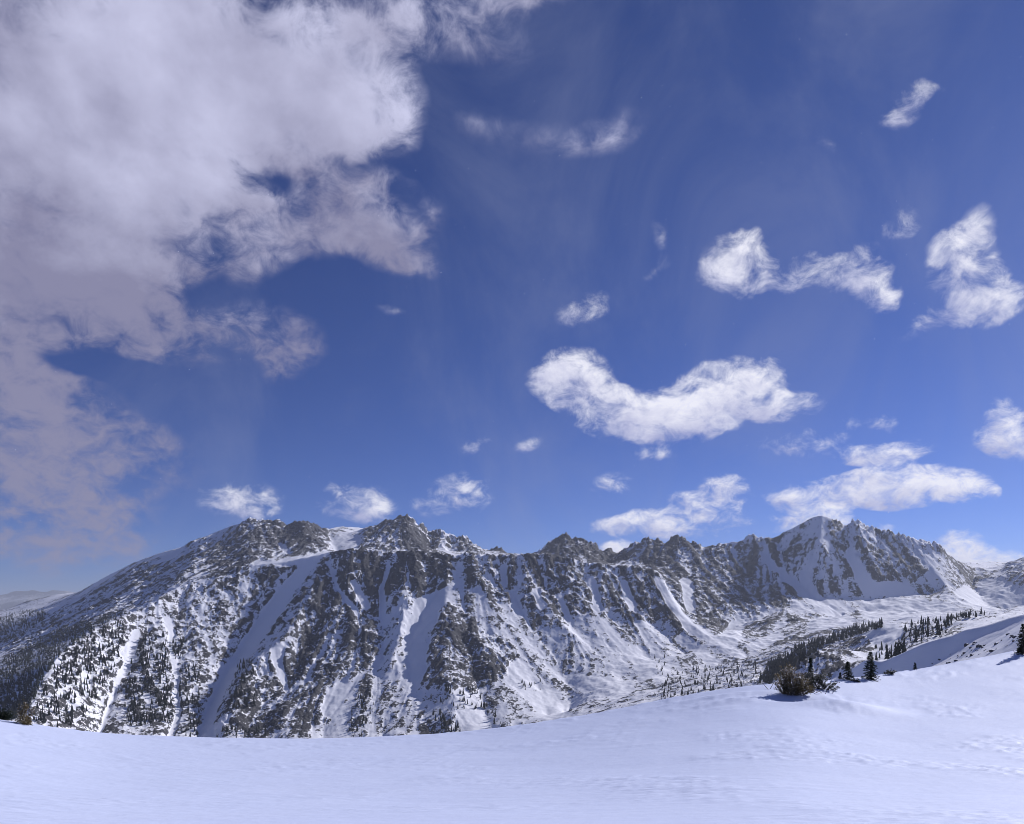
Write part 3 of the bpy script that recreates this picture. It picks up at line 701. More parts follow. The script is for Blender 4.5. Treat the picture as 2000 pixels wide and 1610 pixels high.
# ------------------------------------------------------------------ the near snow slope the camera stands on
EDGE = np.array([(-400, 1352, 34), (-200, 1380, 36), (0, 1405, 38), (50, 1413, 38), (100, 1420, 39), (200, 1432, 40), (350, 1440, 41), (500, 1443, 42), (700, 1441, 43), (850, 1435, 44), (1000, 1421, 45), (1100, 1405, 46), (1200, 1386, 47),
                 (1300, 1366, 48), (1400, 1347, 49), (1480, 1334, 49), (1560, 1332, 50), (1620, 1329, 52), (1680, 1326, 55), (1740, 1316, 58), (1800, 1306, 60), (1850, 1298, 62), (2000, 1268, 66), (2200, 1225, 72), (2500, 1160, 80)])
def smooth_interp(x, xs, ys, w=110):
    return sum(np.interp(x + d, xs, ys) for d in np.linspace(-w, w, 13)) / 13
def near_z(Xn, Yn):
    Ye = np.maximum(Yn, 4.0)
    px = np.clip(CX + F * Xn / Ye, -400, 2500)
    ye = smooth_interp(px, EDGE[:, 0], EDGE[:, 1]); De = smooth_interp(px, EDGE[:, 0], EDGE[:, 2])
    t = np.clip((Yn - 5.0) / (De - 5.0), 0, 1)
    yy = 1665 - (1665 - ye) * t ** 0.76
    z = -(yy - HY) / F * np.minimum(np.maximum(Yn, 5.0), De)
    z = np.where(Yn < 5.0, -1.66 + 0.12 * (5.0 - Yn), z)
    over = np.maximum(Yn - De, 0)
    z = z - (ye - HY) / F * over
    z = z - 0.022 * over ** 2
    return z
def near_detail(Xn, Yn):
    z = 0.07 * fbm(Xn, Yn * 1.3, 8.0, 2) + 0.012 * fbm(Xn * 0.7 + Yn * .1, Yn * 2.2, 1.6, 2)
    patch = sstep(-0.10, 0.35, fbm(Xn, Yn, 7.0, 2)) * (0.45 + 0.55 * sstep(-4, 10, Xn))
    rp = fbm(Xn * 0.38 - Yn * 0.10, Yn * 1.5 + .25 * fbm(Xn, Yn, 2.5, 2), 0.75, 3, 0.6, ridged=True)
    z = z + 0.050 * np.clip(rp - .22, 0, 1) ** 1.1 * (0.15 + patch) * np.clip(Yn / 9.0, .6, 2.2)
    # drift and wind scoop around the bush, at about (17, 45)
    bx, by = at(1545, 1345, 46)[:2]
    def g(cx, cy, sx, sy, rot=0):
        c, s_ = math.cos(rot), math.sin(rot)
        dx, dy = Xn - cx, Yn - cy
        return np.exp(-(((dx * c + dy * s_) / sx) ** 2 + ((-dx * s_ + dy * c) / sy) ** 2))
    z = z + 0.40 * g(bx + 2.2, by - 2.6, 2.6, 1.6, -.3) - 0.45 * g(bx - .3, by - 1.0, 2.0, 1.0) + 0.18 * g(bx - 3.6, by - 1.6, 3.0, .5, .25) + .12 * g(bx - 4.2, by + .3, 3.0, .4, .2)
    return z
def ground_z(x, y):
    x = np.asarray([x], float); y = np.asarray([y], float)
    return float((near_z(x, y) + near_detail(x, y))[0])
nr, nc = 430, 620
Dn = np.concatenate([np.linspace(-25, 3.5, 20), np.geomspace(4, 120, nr - 20)])
pxn = np.linspace(-330, 2330, nc)
Dg = np.maximum(Dn, 6.0)[:, None]
Xn = (pxn[None, :] - CX) / F * Dg; Yn = np.broadcast_to(Dn[:, None], Xn.shape)
# behind the camera the sheet widens to the sides
Zn = near_z(Xn, Yn) + near_detail(Xn, Yn)
me = np_mesh('snow_ground', np.stack([Xn, Yn, Zn], -1).reshape(-1, 3), grid_faces(nr, nc).reshape(-1, 4))
tag(add_obj('snow_ground', me, M_SNOW), 'smooth windswept snow slope in the foreground', 'snow', kind='structure')

# ------------------------------------------------------------------ the spur on the right with the wind lip, between the near slope and the valley
R = Field(1540, 2230, 330, np.concatenate([np.arange(190, 256, 2.2), np.arange(256, 350, .8), np.arange(350, 440, 3)]))
R.line([(1560, 1400, 352), (1600, 1364, 345), (1625, 1342, 336), (1655, 1312, 328), (1690, 1286, 320), (1706, 1287, 317), (1722, 1291, 315), (1755, 1278, 308), (1800, 1258, 300), (1860, 1240, 290), (1885, 1229, 284), (1930, 1219, 276), (2000, 1198, 262), (2230, 1130, 225)])
R.line([(1600, 1400, 330), (1640, 1362, 322), (1700, 1350, 306), (1780, 1328, 288), (1812, 1306, 284), (1860, 1276, 278), (1900, 1250, 274), (1990, 1212, 260)])
R.line([(2100, 1190, 225), (2000, 1236, 225), (1950, 1268, 230), (1880, 1298, 238), (1840, 1314, 242)])
R.line([(1540, 1470, 195), (1600, 1440, 195), (1800, 1380, 195), (2000, 1310, 195), (2230, 1230, 195)])
R.line([(1540, 1430, 390), (1600, 1410, 385), (1700, 1345, 370), (1800, 1315, 355), (1900, 1285, 345), (2000, 1255, 330), (2230, 1180, 300)])
R.line([(1540, 1440, 438), (1700, 1330, 438), (1900, 1260, 438), (2230, 1215, 438)])
RZ = blur(R.solve(), 3)
RZ = RZ + 0.5 * fbm(R.X, R.Y, 22, 3) + 0.10 * fbm(R.X, R.Y, 5, 3)
R.H = RZ
rz = blur(poly_mask([(1780, 1330), (1850, 1272), (1990, 1225), (2040, 1230), (2000, 1275), (1850, 1312)]), 2)
rpx, rpy = R.screen(RZ)
rrock = 0.10 + 0.12 * sample_map(rz, rpx, rpy) + 0.10 * fbm(R.X, R.Y, 2.0, 3)
me = np_mesh('hillside', np.stack([R.X, R.Y, RZ], -1).reshape(-1, 3), grid_faces(R.ny, R.nx).reshape(-1, 4), True, {'rock': np.clip(rrock, 0, 1).ravel()})
tag(add_obj('hillside', me, M_MTN), 'shaded snow spur with a wind-blown lip behind the small spruces', 'hill', kind='structure')

# stones poking through the snow of its sunny bank
M_STONE, _t, _b = new_mat('lichen_rock')
_p = _t.new('ShaderNodeNewGeometry')
_sn = _t.new('ShaderNodeSeparateXYZ'); _t.put(_sn.inputs[0], _p.outputs['Normal'])
_t.put(_b.inputs['Base Color'], _t.mix(_t.ramp(_sn.outputs[2], 0.72, 0.86), _t.mix(_t.noise(_p.outputs['Position'], 3.0, 4, .6), rgba((0.035, 0.034, 0.036)), rgba((0.11, 0.10, 0.095))), rgba(SNOW_COL)))
_b.inputs['Roughness'].default_value = 0.9
def stone_mesh(seed):
    import bmesh
    rng = np.random.default_rng(seed)
    bm = bmesh.new(); bmesh.ops.create_icosphere(bm, subdivisions=2, radius=1.0)
    off = rng.uniform(0, 50, 3); cut = [(rng.normal(0, 1, 3), rng.uniform(.55, .8)) for _ in range(6)]
    for v in bm.verts:
        c = np.array(v.co)
        for d, h in cut:
            d = d / np.linalg.norm(d); e = c @ d - h
            if e > 0: c = c - d * e * .9
        v.co = c * (1 + .12 * math.sin(5 * c[0] + off[0]) * math.cos(4 * c[1] + off[1])) * np.array([1, .8, .62])
    me = bpy.data.meshes.new('stone'); bm.to_mesh(me); bm.free(); me.materials.append(M_STONE)
    return me
stones = [stone_mesh(300 + k) for k in range(5)]
RPY = HY - F * R.H / R.DD
rrun = np.minimum.accumulate(RPY, axis=0); RVIS = np.ones(RPY.shape, bool); RVIS[1:] = RPY[1:] < rrun[:-1] - .01
sr = np.random.default_rng(55)
spots = []
pm = poly_mask([(1792, 1320), (1850, 1276), (1930, 1246), (1985, 1236), (1990, 1250), (1900, 1288), (1846, 1312)]).ravel() > 0
idx = np.nonzero(pm)[0]
for _ in range(400):
    if len(spots) >= 58: break
    q = idx[sr.integers(len(idx))]; px, py = MX.ravel()[q] + sr.uniform(-2, 2), MY.ravel()[q] + sr.uniform(-2, 2)
    c = int(round(np.interp(px, R.px, np.arange(R.nx)))); vv = np.nonzero(RVIS[:, c])[0]; k = np.argmin(np.abs(RPY[vv, c] - py))
    if abs(RPY[vv[k], c] - py) > 3: continue
    spots.append((R.X[vv[k], c], R.Y[vv[k], c], R.H[vv[k], c], px, sr.uniform(.35, 1.1) * sr.choice([.7, 1, 1, 1.4])))
words = {}
for key, w in ((lambda i: -spots[i][4], 'largest'), (lambda i: spots[i][3], 'leftmost'), (lambda i: -spots[i][3], 'rightmost')):
    words.setdefault(min([i for i in range(len(spots)) if i not in words], key=key), w)
for i, (x, y, z, px, r_) in enumerate(spots):
    o = bpy.data.objects.new('stone', stones[i % 5]); COL.objects.link(o)
    o.location = (x, y, z - .1 * r_); o.scale = (r_ * 1.2, r_, r_); o.rotation_euler = (sr.uniform(-.2, .2), sr.uniform(-.2, .2), sr.uniform(0, 6.28))
    tag(o, words.get(i, 'snow-dusted') + ' dark stone on the sunny bank right of the shaded spur', 'stone', 'stones on the sunny bank')

# ------------------------------------------------------------------ remote range and the ground below everything
P = Field(-300, 900, 260, np.linspace(15000, 20000, 40))
P.line([(-300, 1172, 17500), (-100, 1168, 17500), (0, 1164, 17500), (30, 1159, 17500), (50, 1156, 17500), (70, 1153, 17500), (85, 1155, 17500), (105, 1153, 17500), (130, 1157, 17500), (170, 1162, 17500), (260, 1158, 17500), (400, 1170, 17500), (900, 1175, 17500)])
P.line([(-300, 1205, 15200), (0, 1200, 15200), (900, 1200, 15200)])
P.line([(-300, 1215, 19900), (900, 1210, 19900)])
pz = P.solve()
pz = pz + 110 * fbm(P.X, P.Y, 1500, 4, ridged=True) - 40
me = np_mesh('mountains_far', np.stack([P.X, P.Y, pz], -1).reshape(-1, 3), grid_faces(P.ny, P.nx).reshape(-1, 4), True, {'rock': (0.62 + 0.4 * fbm(P.X, P.Y, 900, 3)).ravel()})
tag(add_obj('mountains_far', me, M_MTN), 'pale hazy range on the far left horizon', 'mountain', kind='structure')
g = 22000.0
me = np_mesh('ground', [(-g, -4000, -430), (g, -4000, -430), (g, g, -430), (-g, g, -430)], [(0, 1, 2, 3)])
tag(add_obj('ground', me, M_SNOW), 'snow covered low ground reaching to the horizon', 'ground', kind='structure')

# ------------------------------------------------------------------ conifers
def needle_material(name, c0, c1, c2=None):
    m, t, b = new_mat(name)
    att = t.new('ShaderNodeAttribute', attribute_name='tone').outputs['Fac']
    c = t.mix(att, rgba(c0), rgba(c1))
    if c2 is not None:
        c = t.mix(t.ramp(att, 0.72, 0.98), c, rgba(c2))
    t.put(b.inputs['Base Color'], c)
    b.inputs['Roughness'].default_value = 0.7
    b.inputs['Specular IOR Level'].default_value = 0.2
    if c2 is not None:      # thin needles let some of the low sun through
        tl = t.new('ShaderNodeBsdfTranslucent'); t.put(tl.inputs[0], c)
        ms = t.new('ShaderNodeMixShader'); ms.inputs[0].default_value = 0.45
        t.l.new(b.outputs[0], ms.inputs[1]); t.l.new(tl.outputs[0], ms.inputs[2])
        t.l.new(ms.outputs[0], m.node_tree.nodes['Material Output'].inputs[0])
    return m
M_FAR_TREE = needle_material('conifer_needles', (0.012, 0.017, 0.014), (0.030, 0.040, 0.032))
M_SPRUCE = needle_material('spruce_needles', (0.012, 0.020, 0.012), (0.045, 0.060, 0.035), (0.10, 0.10, 0.07))
M_GOLD = needle_material('dwarf_fir_needles', (0.045, 0.045, 0.025), (0.34, 0.255, 0.13), (0.74, 0.70, 0.64))
M_FROST = needle_material('frosted_fir_needles', (0.022, 0.028, 0.018), (0.11, 0.11, 0.08), (0.6, 0.59, 0.58))
def bark_material():
    m, t, b = new_mat('bark')
    pos = t.new('ShaderNodeNewGeometry').outputs['Position']
    t.put(b.inputs['Base Color'], t.mix(t.noise(t.mapping(pos, scale=(1, 1, .25)), 40, 4, .6), rgba((0.05, 0.038, 0.03)), rgba((0.16, 0.13, 0.11))))
    b.inputs['Roughness'].default_value = 0.9
    return m
M_BARK = bark_material()

def far_tree_arrays(rng, tiers=6, sides=7):
    """unit-height spruce: ragged stacked skirts round a thin stem"""
    V, Fc, tone = [], [], []
    for k in range(tiers):
        z0 = 0.06 + 0.86 * k / tiers; z1 = min(1.0, z0 + 0.34 * (1 - 0.35 * k / tiers))
        r = 0.155 * (1 - k / tiers) ** 0.85 + 0.018
        base = len(V)
        ox, oy = rng.normal(0, .012, 2)
        V.append((ox, oy, z1)); tone.append(0.7)
        for q in range(sides * 2):
            a = math.pi * q / sides + k * .7
            rr = r * (rng.uniform(.85, 1.25) if q % 2 == 0 else rng.uniform(.35, .6))
            V.append((ox + rr * math.cos(a), oy + rr * math.sin(a), z0 + (rng.uniform(-.05, .01) if q % 2 == 0 else .04))); tone.append(rng.uniform(0, .5))
        n = sides * 2
        for q in range(n):
            Fc.append((base, base + 1 + q, base + 1 + (q + 1) % n))
    b = len(V)
    for q in range(4):
        a = math.pi / 2 * q
        V.append((.014 * math.cos(a), .014 * math.sin(a), -.08)); tone.append(0)
    V.append((0, 0, .5)); tone.append(0)
    for q in range(4): Fc.append((b + q, b + (q + 1) % 4, b + 4))
    return np.array(V), np.array(Fc), np.array(tone)
_tr = np.random.default_rng(21)
TREE_VARS = [far_tree_arrays(_tr, tiers=_tr.integers(5, 8)) for _ in range(7)]
TREE_SMALL = [far_tree_arrays(_tr, tiers=3, sides=4) for _ in range(5)]

PYH = HY - F * T.H / T.DD
runmin = np.minimum.accumulate(PYH, axis=0)
VIS = np.ones(PYH.shape, bool); VIS[1:] = PYH[1:] < runmin[:-1] - 0.02
edge_y = np.interp(T.px, EDGE[:, 0], EDGE[:, 1])
rsky = np.interp(T.px, [1560, 1600, 1625, 1655, 1690, 1722, 1755, 1800, 1860, 1885, 1930, 2000, 2230], [1400, 1364, 1342, 1312, 1286, 1291, 1278, 1258, 1240, 1229, 1219, 1198, 1130])
def land(px, py):
    """ground point of the mountain terrain seen at (px, py)"""
    c = int(round(np.interp(px, T.px, np.arange(T.nx))))
    v = np.nonzero(VIS[:, c])[0]
    yy = PYH[v, c]
    k = np.argmin(np.abs(yy - py))
    if abs(yy[k] - py) > 4: return None
    j = v[k]
    return X[j, c], Y[j, c], H[j, c]
# name, polygon in the photograph, number, heights, label, tall-tree label
WOODS = [
    ('left', [(-60, 1330), (0, 1293), (60, 1262), (110, 1232), (180, 1210), (272, 1190), (185, 1228), (112, 1287), (82, 1335), (48, 1400), (-60, 1430)], 2600, 8, 13, 'in the dense dark forest filling the lower left flank'),
    ('farleft', [(-60, 1240), (0, 1205), (40, 1193), (75, 1192), (95, 1203), (60, 1230), (5, 1258), (-60, 1290)], 900, 10, 16, 'in the remote forest at the left edge'),
    ('shoulder', [(180, 1232), (245, 1206), (242, 1262), (216, 1330), (165, 1400), (120, 1432), (62, 1405), (112, 1290)], 420, 8, 14, 'on the wooded shoulder left of the narrow snow chute'),
    ('triangle', [(278, 1246), (318, 1240), (332, 1262), (338, 1330), (340, 1415), (250, 1420), (240, 1340)], 420, 8, 14, 'in the dark triangular wood right of the narrow snow chute'),
    ('clump', [(334, 1248), (362, 1250), (362, 1280), (340, 1292)], 45, 8, 12, 'in the small clump above the speckled left slope'),
    ('strip', [(352, 1300), (392, 1296), (388, 1442), (354, 1442)], 130, 8, 13, 'in the broken strip of wood left of the wide shaded couloir'),
    ('rib', [(470, 1290), (492, 1290), (502, 1332), (498, 1380), (440, 1392), (455, 1322)], 110, 8, 14, 'on the rock rib right of the wide shaded couloir'),
    ('ribfoot', [(424, 1425), (520, 1422), (522, 1443), (420, 1443)], 30, 8, 13, 'at the foot of the rib just above the near snow crest'),
    ('knob', [(688, 1350), (716, 1345), (738, 1330), (718, 1440), (682, 1442)], 45, 8, 13, 'on the small rocky spur left of the scree fan'),
    ('bench', [(842, 1342), (940, 1338), (985, 1415), (935, 1400), (880, 1385), (838, 1362)], 60, 8, 14, 'scattered on the snowy bench below the central rock spur'),
    ('row', [(842, 1388), (858, 1392), (905, 1430), (860, 1432)], 34, 9, 14, 'in the slanting row below the snowy bench'),
    ('mound', [(1000, 1330), (1055, 1328), (1070, 1350), (1020, 1350)], 16, 6, 10, 'on the snowy mound under the smooth apron'),
    ('lip', [(955, 1412), (1000, 1408), (1000, 1425), (958, 1425)], 8, 6, 10, 'peeping over the near snow crest under the bench'),
    ('apron', [(1275, 1285), (1300, 1285), (1296, 1325), (1282, 1325)], 12, 7, 10, 'in the thin file at the foot of the smooth apron'),
    ('moraine', [(1300, 1322), (1400, 1298), (1475, 1292), (1490, 1332), (1385, 1364), (1262, 1380), (1290, 1345)], 230, 6, 11, 'on the snowy moraine left of the golden bush'),
    ('ridge', [(1482, 1336), (1500, 1298), (1560, 1264), (1620, 1246), (1662, 1228), (1722, 1216), (1722, 1226), (1610, 1262), (1560, 1298), (1505, 1338)], 720, 8, 13, 'in the dark belt climbing the valley above the golden bush'),
    ('near', [(1698, 1268), (1766, 1262), (1768, 1289), (1698, 1293)], 26, 7, 11, 'in the tall group behind the wind lip'),
    ('valley', [(1770, 1222), (1850, 1206), (1872, 1228), (1802, 1254), (1752, 1262)], 75, 7, 13, 'in the wood above the shaded spur'),
    ('file', [(1848, 1208), (1940, 1194), (1942, 1200), (1852, 1216)], 40, 7, 11, 'in the thin line under the sunny slope at the valley head'),
]
trees = []
wr = np.random.default_rng(77)
for name, poly, cnt, h0, h1, lab in WOODS:
    pm = poly_mask(poly); idx = np.nonzero(pm.ravel() > 0)[0]
    got = 0
    for _ in range(cnt * 3):
        if got >= cnt or len(idx) == 0: break
        q = idx[wr.integers(len(idx))]
        px, py = MX.ravel()[q] + wr.uniform(-1.5, 1.5), MY.ravel()[q] + wr.uniform(-1.5, 1.5)
        if cnt > 100 and perlin(np.array([px / 23.0 + 7]), np.array([py / 23.0]))[0] < -0.22 and name not in ('left', 'farleft', 'ridge'): continue
        p = land(px, py)
        if p is None: continue
        trees.append((name, p, wr.uniform(h0, h1) * wr.choice([0.5, 0.7, 0.9, 1, 1.2]), wr.integers(7), wr.uniform(0, 6.28), px)); got += 1
size = np.array([t[2] / t[1][1] for t in trees])
mass = ('left', 'farleft', 'ridge')          # these read as one dark mass
order = [i for i in np.argsort(-size) if trees[i][0] not in mass]
single = set(order[:300])
special = {}
for w in WOODS:
    ids = [i for i in single if trees[i][0] == w[0]]
    if len(ids) < 2: continue
    pxs = {i: CX + F * trees[i][1][0] / trees[i][1][1] for i in ids}
    pys = {i: HY - F * trees[i][1][2] / trees[i][1][1] for i in ids}
    for key, word in ((lambda i: -trees[i][2] / trees[i][1][1], 'tallest'), (lambda i: pxs[i], 'leftmost'), (lambda i: -pxs[i], 'rightmost'), (lambda i: pys[i], 'highest standing'), (lambda i: -pys[i], 'lowest standing'), (lambda i: trees[i][2] / trees[i][1][1], 'smallest')):
        left_ = [i for i in ids if i not in special]
        if len(left_) < 2: break
        special[min(left_, key=key)] = word
tree_meshes = []
for k, (v, f, tn) in enumerate(TREE_VARS):
    me = np_mesh('spruce_far', v, f, False, {'tone': tn}); me.materials.append(M_FAR_TREE); tree_meshes.append(me)
LAB = {w[0]: w[5] for w in WOODS}
rest = {}
for i, (name, p, h, var, rot, px) in enumerate(trees):
    if i in single:
        o = bpy.data.objects.new('spruce_tree', tree_meshes[var]); COL.objects.link(o)
        o.location = p; o.rotation_euler = (0, 0, rot); o.scale = (h * 1.05, h * 1.05, h)
        tag(o, special.get(i, 'small dark') + ' spruce ' + LAB[name], 'tree', 'spruces ' + LAB[name])
    else:
        rest.setdefault(name, []).append((p, h, var, rot))
for name, lst in rest.items():
    vs, fs_, ts, n = [], [], [], 0
    for p, h, var, rot in lst:
        src = TREE_SMALL if name in ('left', 'farleft') else TREE_VARS
        v, f, tn = src[var % len(src)]
        c, s_ = math.cos(rot), math.sin(rot)
        w = h * (1.2 if src is TREE_SMALL else 1.05)
        vv = np.stack([(v[:, 0] * c - v[:, 1] * s_) * w + p[0], (v[:, 0] * s_ + v[:, 1] * c) * w + p[1], v[:, 2] * h + p[2]], -1)
        vs.append(vv); fs_.append(f + n); ts.append(tn); n += len(v)
    me = np_mesh('forest', np.concatenate(vs), np.concatenate(fs_), False, {'tone': np.concatenate(ts)})
    tag(add_obj('forest', me, M_FAR_TREE), 'mass of small dark spruces ' + LAB[name], 'forest', kind='stuff')

# ------------------------------------------------------------------ near trees and bushes, built branch by branch
def blades(P_, D_, L, w, k, spread, rng, tone):
    """k needle blades on each twig tip: P_ (n,3) base, D_ (n,3) direction, L (n,) length"""
    n = len(P_)
    P2 = np.repeat(P_, k, 0); D2 = np.repeat(D_, k, 0); L2 = np.repeat(L, k)[:, None] * rng.uniform(.6, 1.1, (n * k, 1))
    d = D2 + rng.normal(0, spread, (n * k, 3)); d /= np.linalg.norm(d, axis=1, keepdims=True)
    side = np.cross(d, rng.normal(0, 1, (n * k, 3))); side /= np.linalg.norm(side, axis=1, keepdims=True) + 1e-9
    a = P2 + side * w * rng.uniform(.6, 1.2, (n * k, 1)); b = P2 - side * w; m = P2 + d * L2
    V = np.stack([a, b, m], 1).reshape(-1, 3)
    return V, np.arange(n * k * 3).reshape(-1, 3), np.repeat(np.repeat(tone, k), 3)
def tube(pts, r0, r1, sides=5):
    pts = np.asarray(pts, float); n = len(pts)
    V, Fc = [], []
    for i, p in enumerate(pts):
        t = pts[min(i + 1, n - 1)] - pts[max(i - 1, 0)]; t = t / (np.linalg.norm(t) + 1e-9)
        a = np.cross(t, (0.3, 0.9, 0.2)); a /= np.linalg.norm(a) + 1e-9; b = np.cross(t, a)
        r = r0 + (r1 - r0) * i / (n - 1)
        for q in range(sides):
            an = 2 * math.pi * q / sides
            V.append(p + r * (a * math.cos(an) + b * math.sin(an)))
    for i in range(n - 1):
        for q in range(sides):
            Fc.append((i * sides + q, i * sides + (q + 1) % sides, (i + 1) * sides + (q + 1) % sides, (i + 1) * sides + q))
    return np.array(V), np.array(Fc)
def join(parts):
    vs, fs_, n = [], [], 0
    for v, f in parts:
        vs.append(v); fs_.append(f + n); n += len(v)
    return np.concatenate(vs), np.concatenate(fs_)
def empty(name, loc):
    o = bpy.data.objects.new(name, None); COL.objects.link(o); o.location = loc; o.empty_display_size = .2
    return o

def near_spruce(loc, h, r, seed, label, mat, group=None, gaps=0.08):
    rng = np.random.default_rng(seed)
    root = empty('spruce_tree', loc); tag(root, label, 'tree', group)
    v, f = tube([(0, 0, -.15), (0.01 * h, 0, h * .4), (0, 0.01 * h, h * .75), (0, 0, h * .98)], .022 * h, .004 * h, 6)
    add_obj('trunk', np_mesh('trunk', v, f), M_BARK, root)
    Pp, Dd, Ll, To, br = [], [], [], [], []
    nl = int(20 + h * 6)
    for i in range(nl):
        t = i / nl
        z = h * (0.05 + 0.93 * t)
        R0 = r * (1 - t) ** 0.9 + 0.02 * h
        for q in range(rng.integers(4, 7)):
            if rng.random() < gaps: continue
            a = rng.uniform(0, 6.283); ln = R0 * rng.uniform(.55, 1.15)
            m = max(3, int(ln / 0.055))
            dirh = np.array([math.cos(a), math.sin(a), 0])
            pts = []
            for j in range(m + 1):
                s_ = j / m
                pts.append(dirh * ln * s_ + np.array([0, 0, z + ln * (0.25 * s_ - 0.75 * s_ ** 1.5 + .22 * s_ ** 3)]))
            if m >= 4: br.append(tube(pts[::2] if len(pts) > 5 else pts, .006 * h, .0015 * h, 3))
            for j in range(1, m + 1):
                for sd_ in (-1, 1):
                    sidev = np.array([-dirh[1], dirh[0], 0]) * sd_
                    Pp.append(pts[j] + rng.normal(0, .01, 3)); Dd.append(dirh * .75 + sidev * rng.uniform(.3, 1.0) + np.array([0, 0, rng.uniform(-.25, .3)]))
                    Ll.append(rng.uniform(.07, .13) * (h / 2.2) ** .5); To.append(rng.uniform(0, .55) + .35 * (rng.random() < .12))
    V, Fc, tn = blades(np.array(Pp), np.array(Dd), np.array(Ll), 0.017 * (h / 2.2) ** .5, 5, .38, rng, np.array(To))
    add_obj('crown', np_mesh('crown', V, Fc, False, {'tone': tn}), mat, root)
    if br:
        v, f = join(br); add_obj('branches', np_mesh('branches', v, f), M_BARK, root)
    return root

def near_bush(loc, lobes, seed, label, mat, n_tufts, name='dwarf_fir', tip=.5, lean=(-.25, -.05)):
    """lobes: (x, y, z, rx, ry, rz, tone) ellipsoids the twigs grow out to"""
    rng = np.random.default_rng(seed)
    root = empty(name, loc); tag(root, label, 'bush')
    Pp, Dd, Ll, To, stems = [], [], [], [], []
    vol = np.array([l[3] * l[4] * l[5] for l in lobes]) ** (2 / 3); vol = vol / vol.sum()
    for l, sh in zip(lobes, vol):
        c = np.array(l[:3]); rad = np.array(l[3:6])
        nb = max(5, int(n_tufts * sh / 26))
        for _ in range(nb):
            d = rng.normal(0, 1, 3); d[2] = d[2] * .75 + .15; d /= np.linalg.norm(d)
            endp = c + rad * d * rng.uniform(.55, 1.30)
            start = np.array([c[0] * .55 + rng.normal(0, .06), c[1] * .55 + rng.normal(0, .06), -.05])
            mid = start * .45 + endp * .55 + np.array([0, 0, -.08 * rad[2]]) + rng.normal(0, .05, 3)
            tt = np.linspace(0, 1, 7)[:, None]
            pts = (1 - tt) ** 2 * start + 2 * tt * (1 - tt) * mid + tt ** 2 * endp
            stems.append(tube(pts, .022, .005, 4))
            for j in range(26):
                s_ = rng.uniform(.62, 1.05)
                p = (1 - s_) ** 2 * start + 2 * s_ * (1 - s_) * mid + s_ ** 2 * endp
                out = (endp - start) / (np.linalg.norm(endp - start) + 1e-6)
                Pp.append(p + rng.normal(0, .055, 3)); Dd.append(out * .35 + rng.normal(0, .6, 3) * np.array([1.2, 1.2, .6]) + np.array([lean[0], lean[1], .2]))
                Ll.append(rng.uniform(.07, .14)); To.append(np.clip(l[6] + rng.normal(0, .2) + (tip if rng.random() < .14 else 0), 0, 1))
    Dd = np.array(Dd); Dd /= np.linalg.norm(Dd, axis=1, keepdims=True)
    V, Fc, tn = blades(np.array(Pp), Dd, np.array(Ll), .016, 5, .45, rng, np.array(To))
    add_obj('foliage', np_mesh('foliage', V, Fc, False, {'tone': tn}), mat, root)
    v, f = join(stems); add_obj('stems', np_mesh('stems', v, f), M_BARK, root)
    return root
def on_snow(px, D, sink=.05):
    x = (px - CX) / F * D
    return (x, D, ground_z(x, D) - sink)

gold = near_bush(on_snow(1548, 46.5, .12), [(-.85, 0, .55, .34, .3, .45, .45), (-.62, 0, 1.20, .40, .35, .75, .60), (-.20, 0, 1.60, .34, .3, .50, .66), (.22, -.1, 1.20, .46, .35, .50, .50), (.60, -.1, .80, .50, .4, .45, .40), (.95, 0, .42, .42, .3, .32, .32), (.20, -.35, .50, .62, .4, .36, .28), (-.35, -.35, .60, .50, .35, .42, .36)], 5,
          'golden-green dwarf conifer bush leaning over a hollow in the snow', M_GOLD, 3800)
gold.scale = (1.0, 1.0, .92)
near_bush(on_snow(1598, 49.0, .12), [(-.55, .1, .75, .7, .5, .7, .45), (.15, .0, .60, .75, .5, .6, .5), (.75, 0, .30, .55, .4, .38, .55)], 6,
          'frosted grey-green dwarf conifer thicket behind the golden bush', M_FROST, 1900, tip=.6)
near_spruce(on_snow(1583, 50.0), 1.95, .22, 11, 'slim dark spruce leader rising out of the frosted thicket', M_SPRUCE)
near_spruce(on_snow(1700, 54.5), 2.15, .66, 12, 'tall lone spruce on the snow edge in front of the shaded spur', M_SPRUCE)
near_spruce(on_snow(1656, 53.5), 1.42, .46, 13, 'shorter bushy spruce left of the tall lone spruce', M_SPRUCE)
near_spruce(on_snow(1641, 53.5), .55, .16, 14, 'tiny spruce seedling left of the two small spruces', M_SPRUCE, gaps=.1)
near_spruce(on_snow(1787, 59.5), .62, .17, 15, 'tiny lone spruce on the snow skyline right of the tall lone spruce', M_SPRUCE, gaps=.1)
near_spruce(on_snow(1998, 64.0), 2.75, .62, 16, 'dark spruce cut off by the right edge of the picture', M_SPRUCE, gaps=.12)
near_bush(on_snow(1735, 57.0, .05), [(0, 0, .14, .42, .3, .2, .4), (.3, 0, .24, .22, .2, .2, .6)], 17, 'low frosted shrub right of the tall lone spruce', M_FROST, 300, tip=.6)
near_bush(on_snow(1672, 53.0, .05), [(0, 0, .10, .30, .2, .14, .3)], 18, 'low dark shrub at the foot of the shorter bushy spruce', M_FROST, 200)
near_bush(on_snow(48, 38.0, .05), [(0, 0, .55, .36, .3, .62, .50), (.1, 0, .25, .45, .3, .3, .4), (-.1, 0, .95, .22, .2, .3, .5)], 19, 'small golden-brown bush peeping over the snow at the lower left', M_GOLD, 800, lean=(0, 0))
near_bush(on_snow(2, 38.4, .10), [(0, 0, .25, .42, .3, .35, .2)], 20, 'dark low bush at the left edge above the snow', M_SPRUCE, 500, lean=(0, 0))

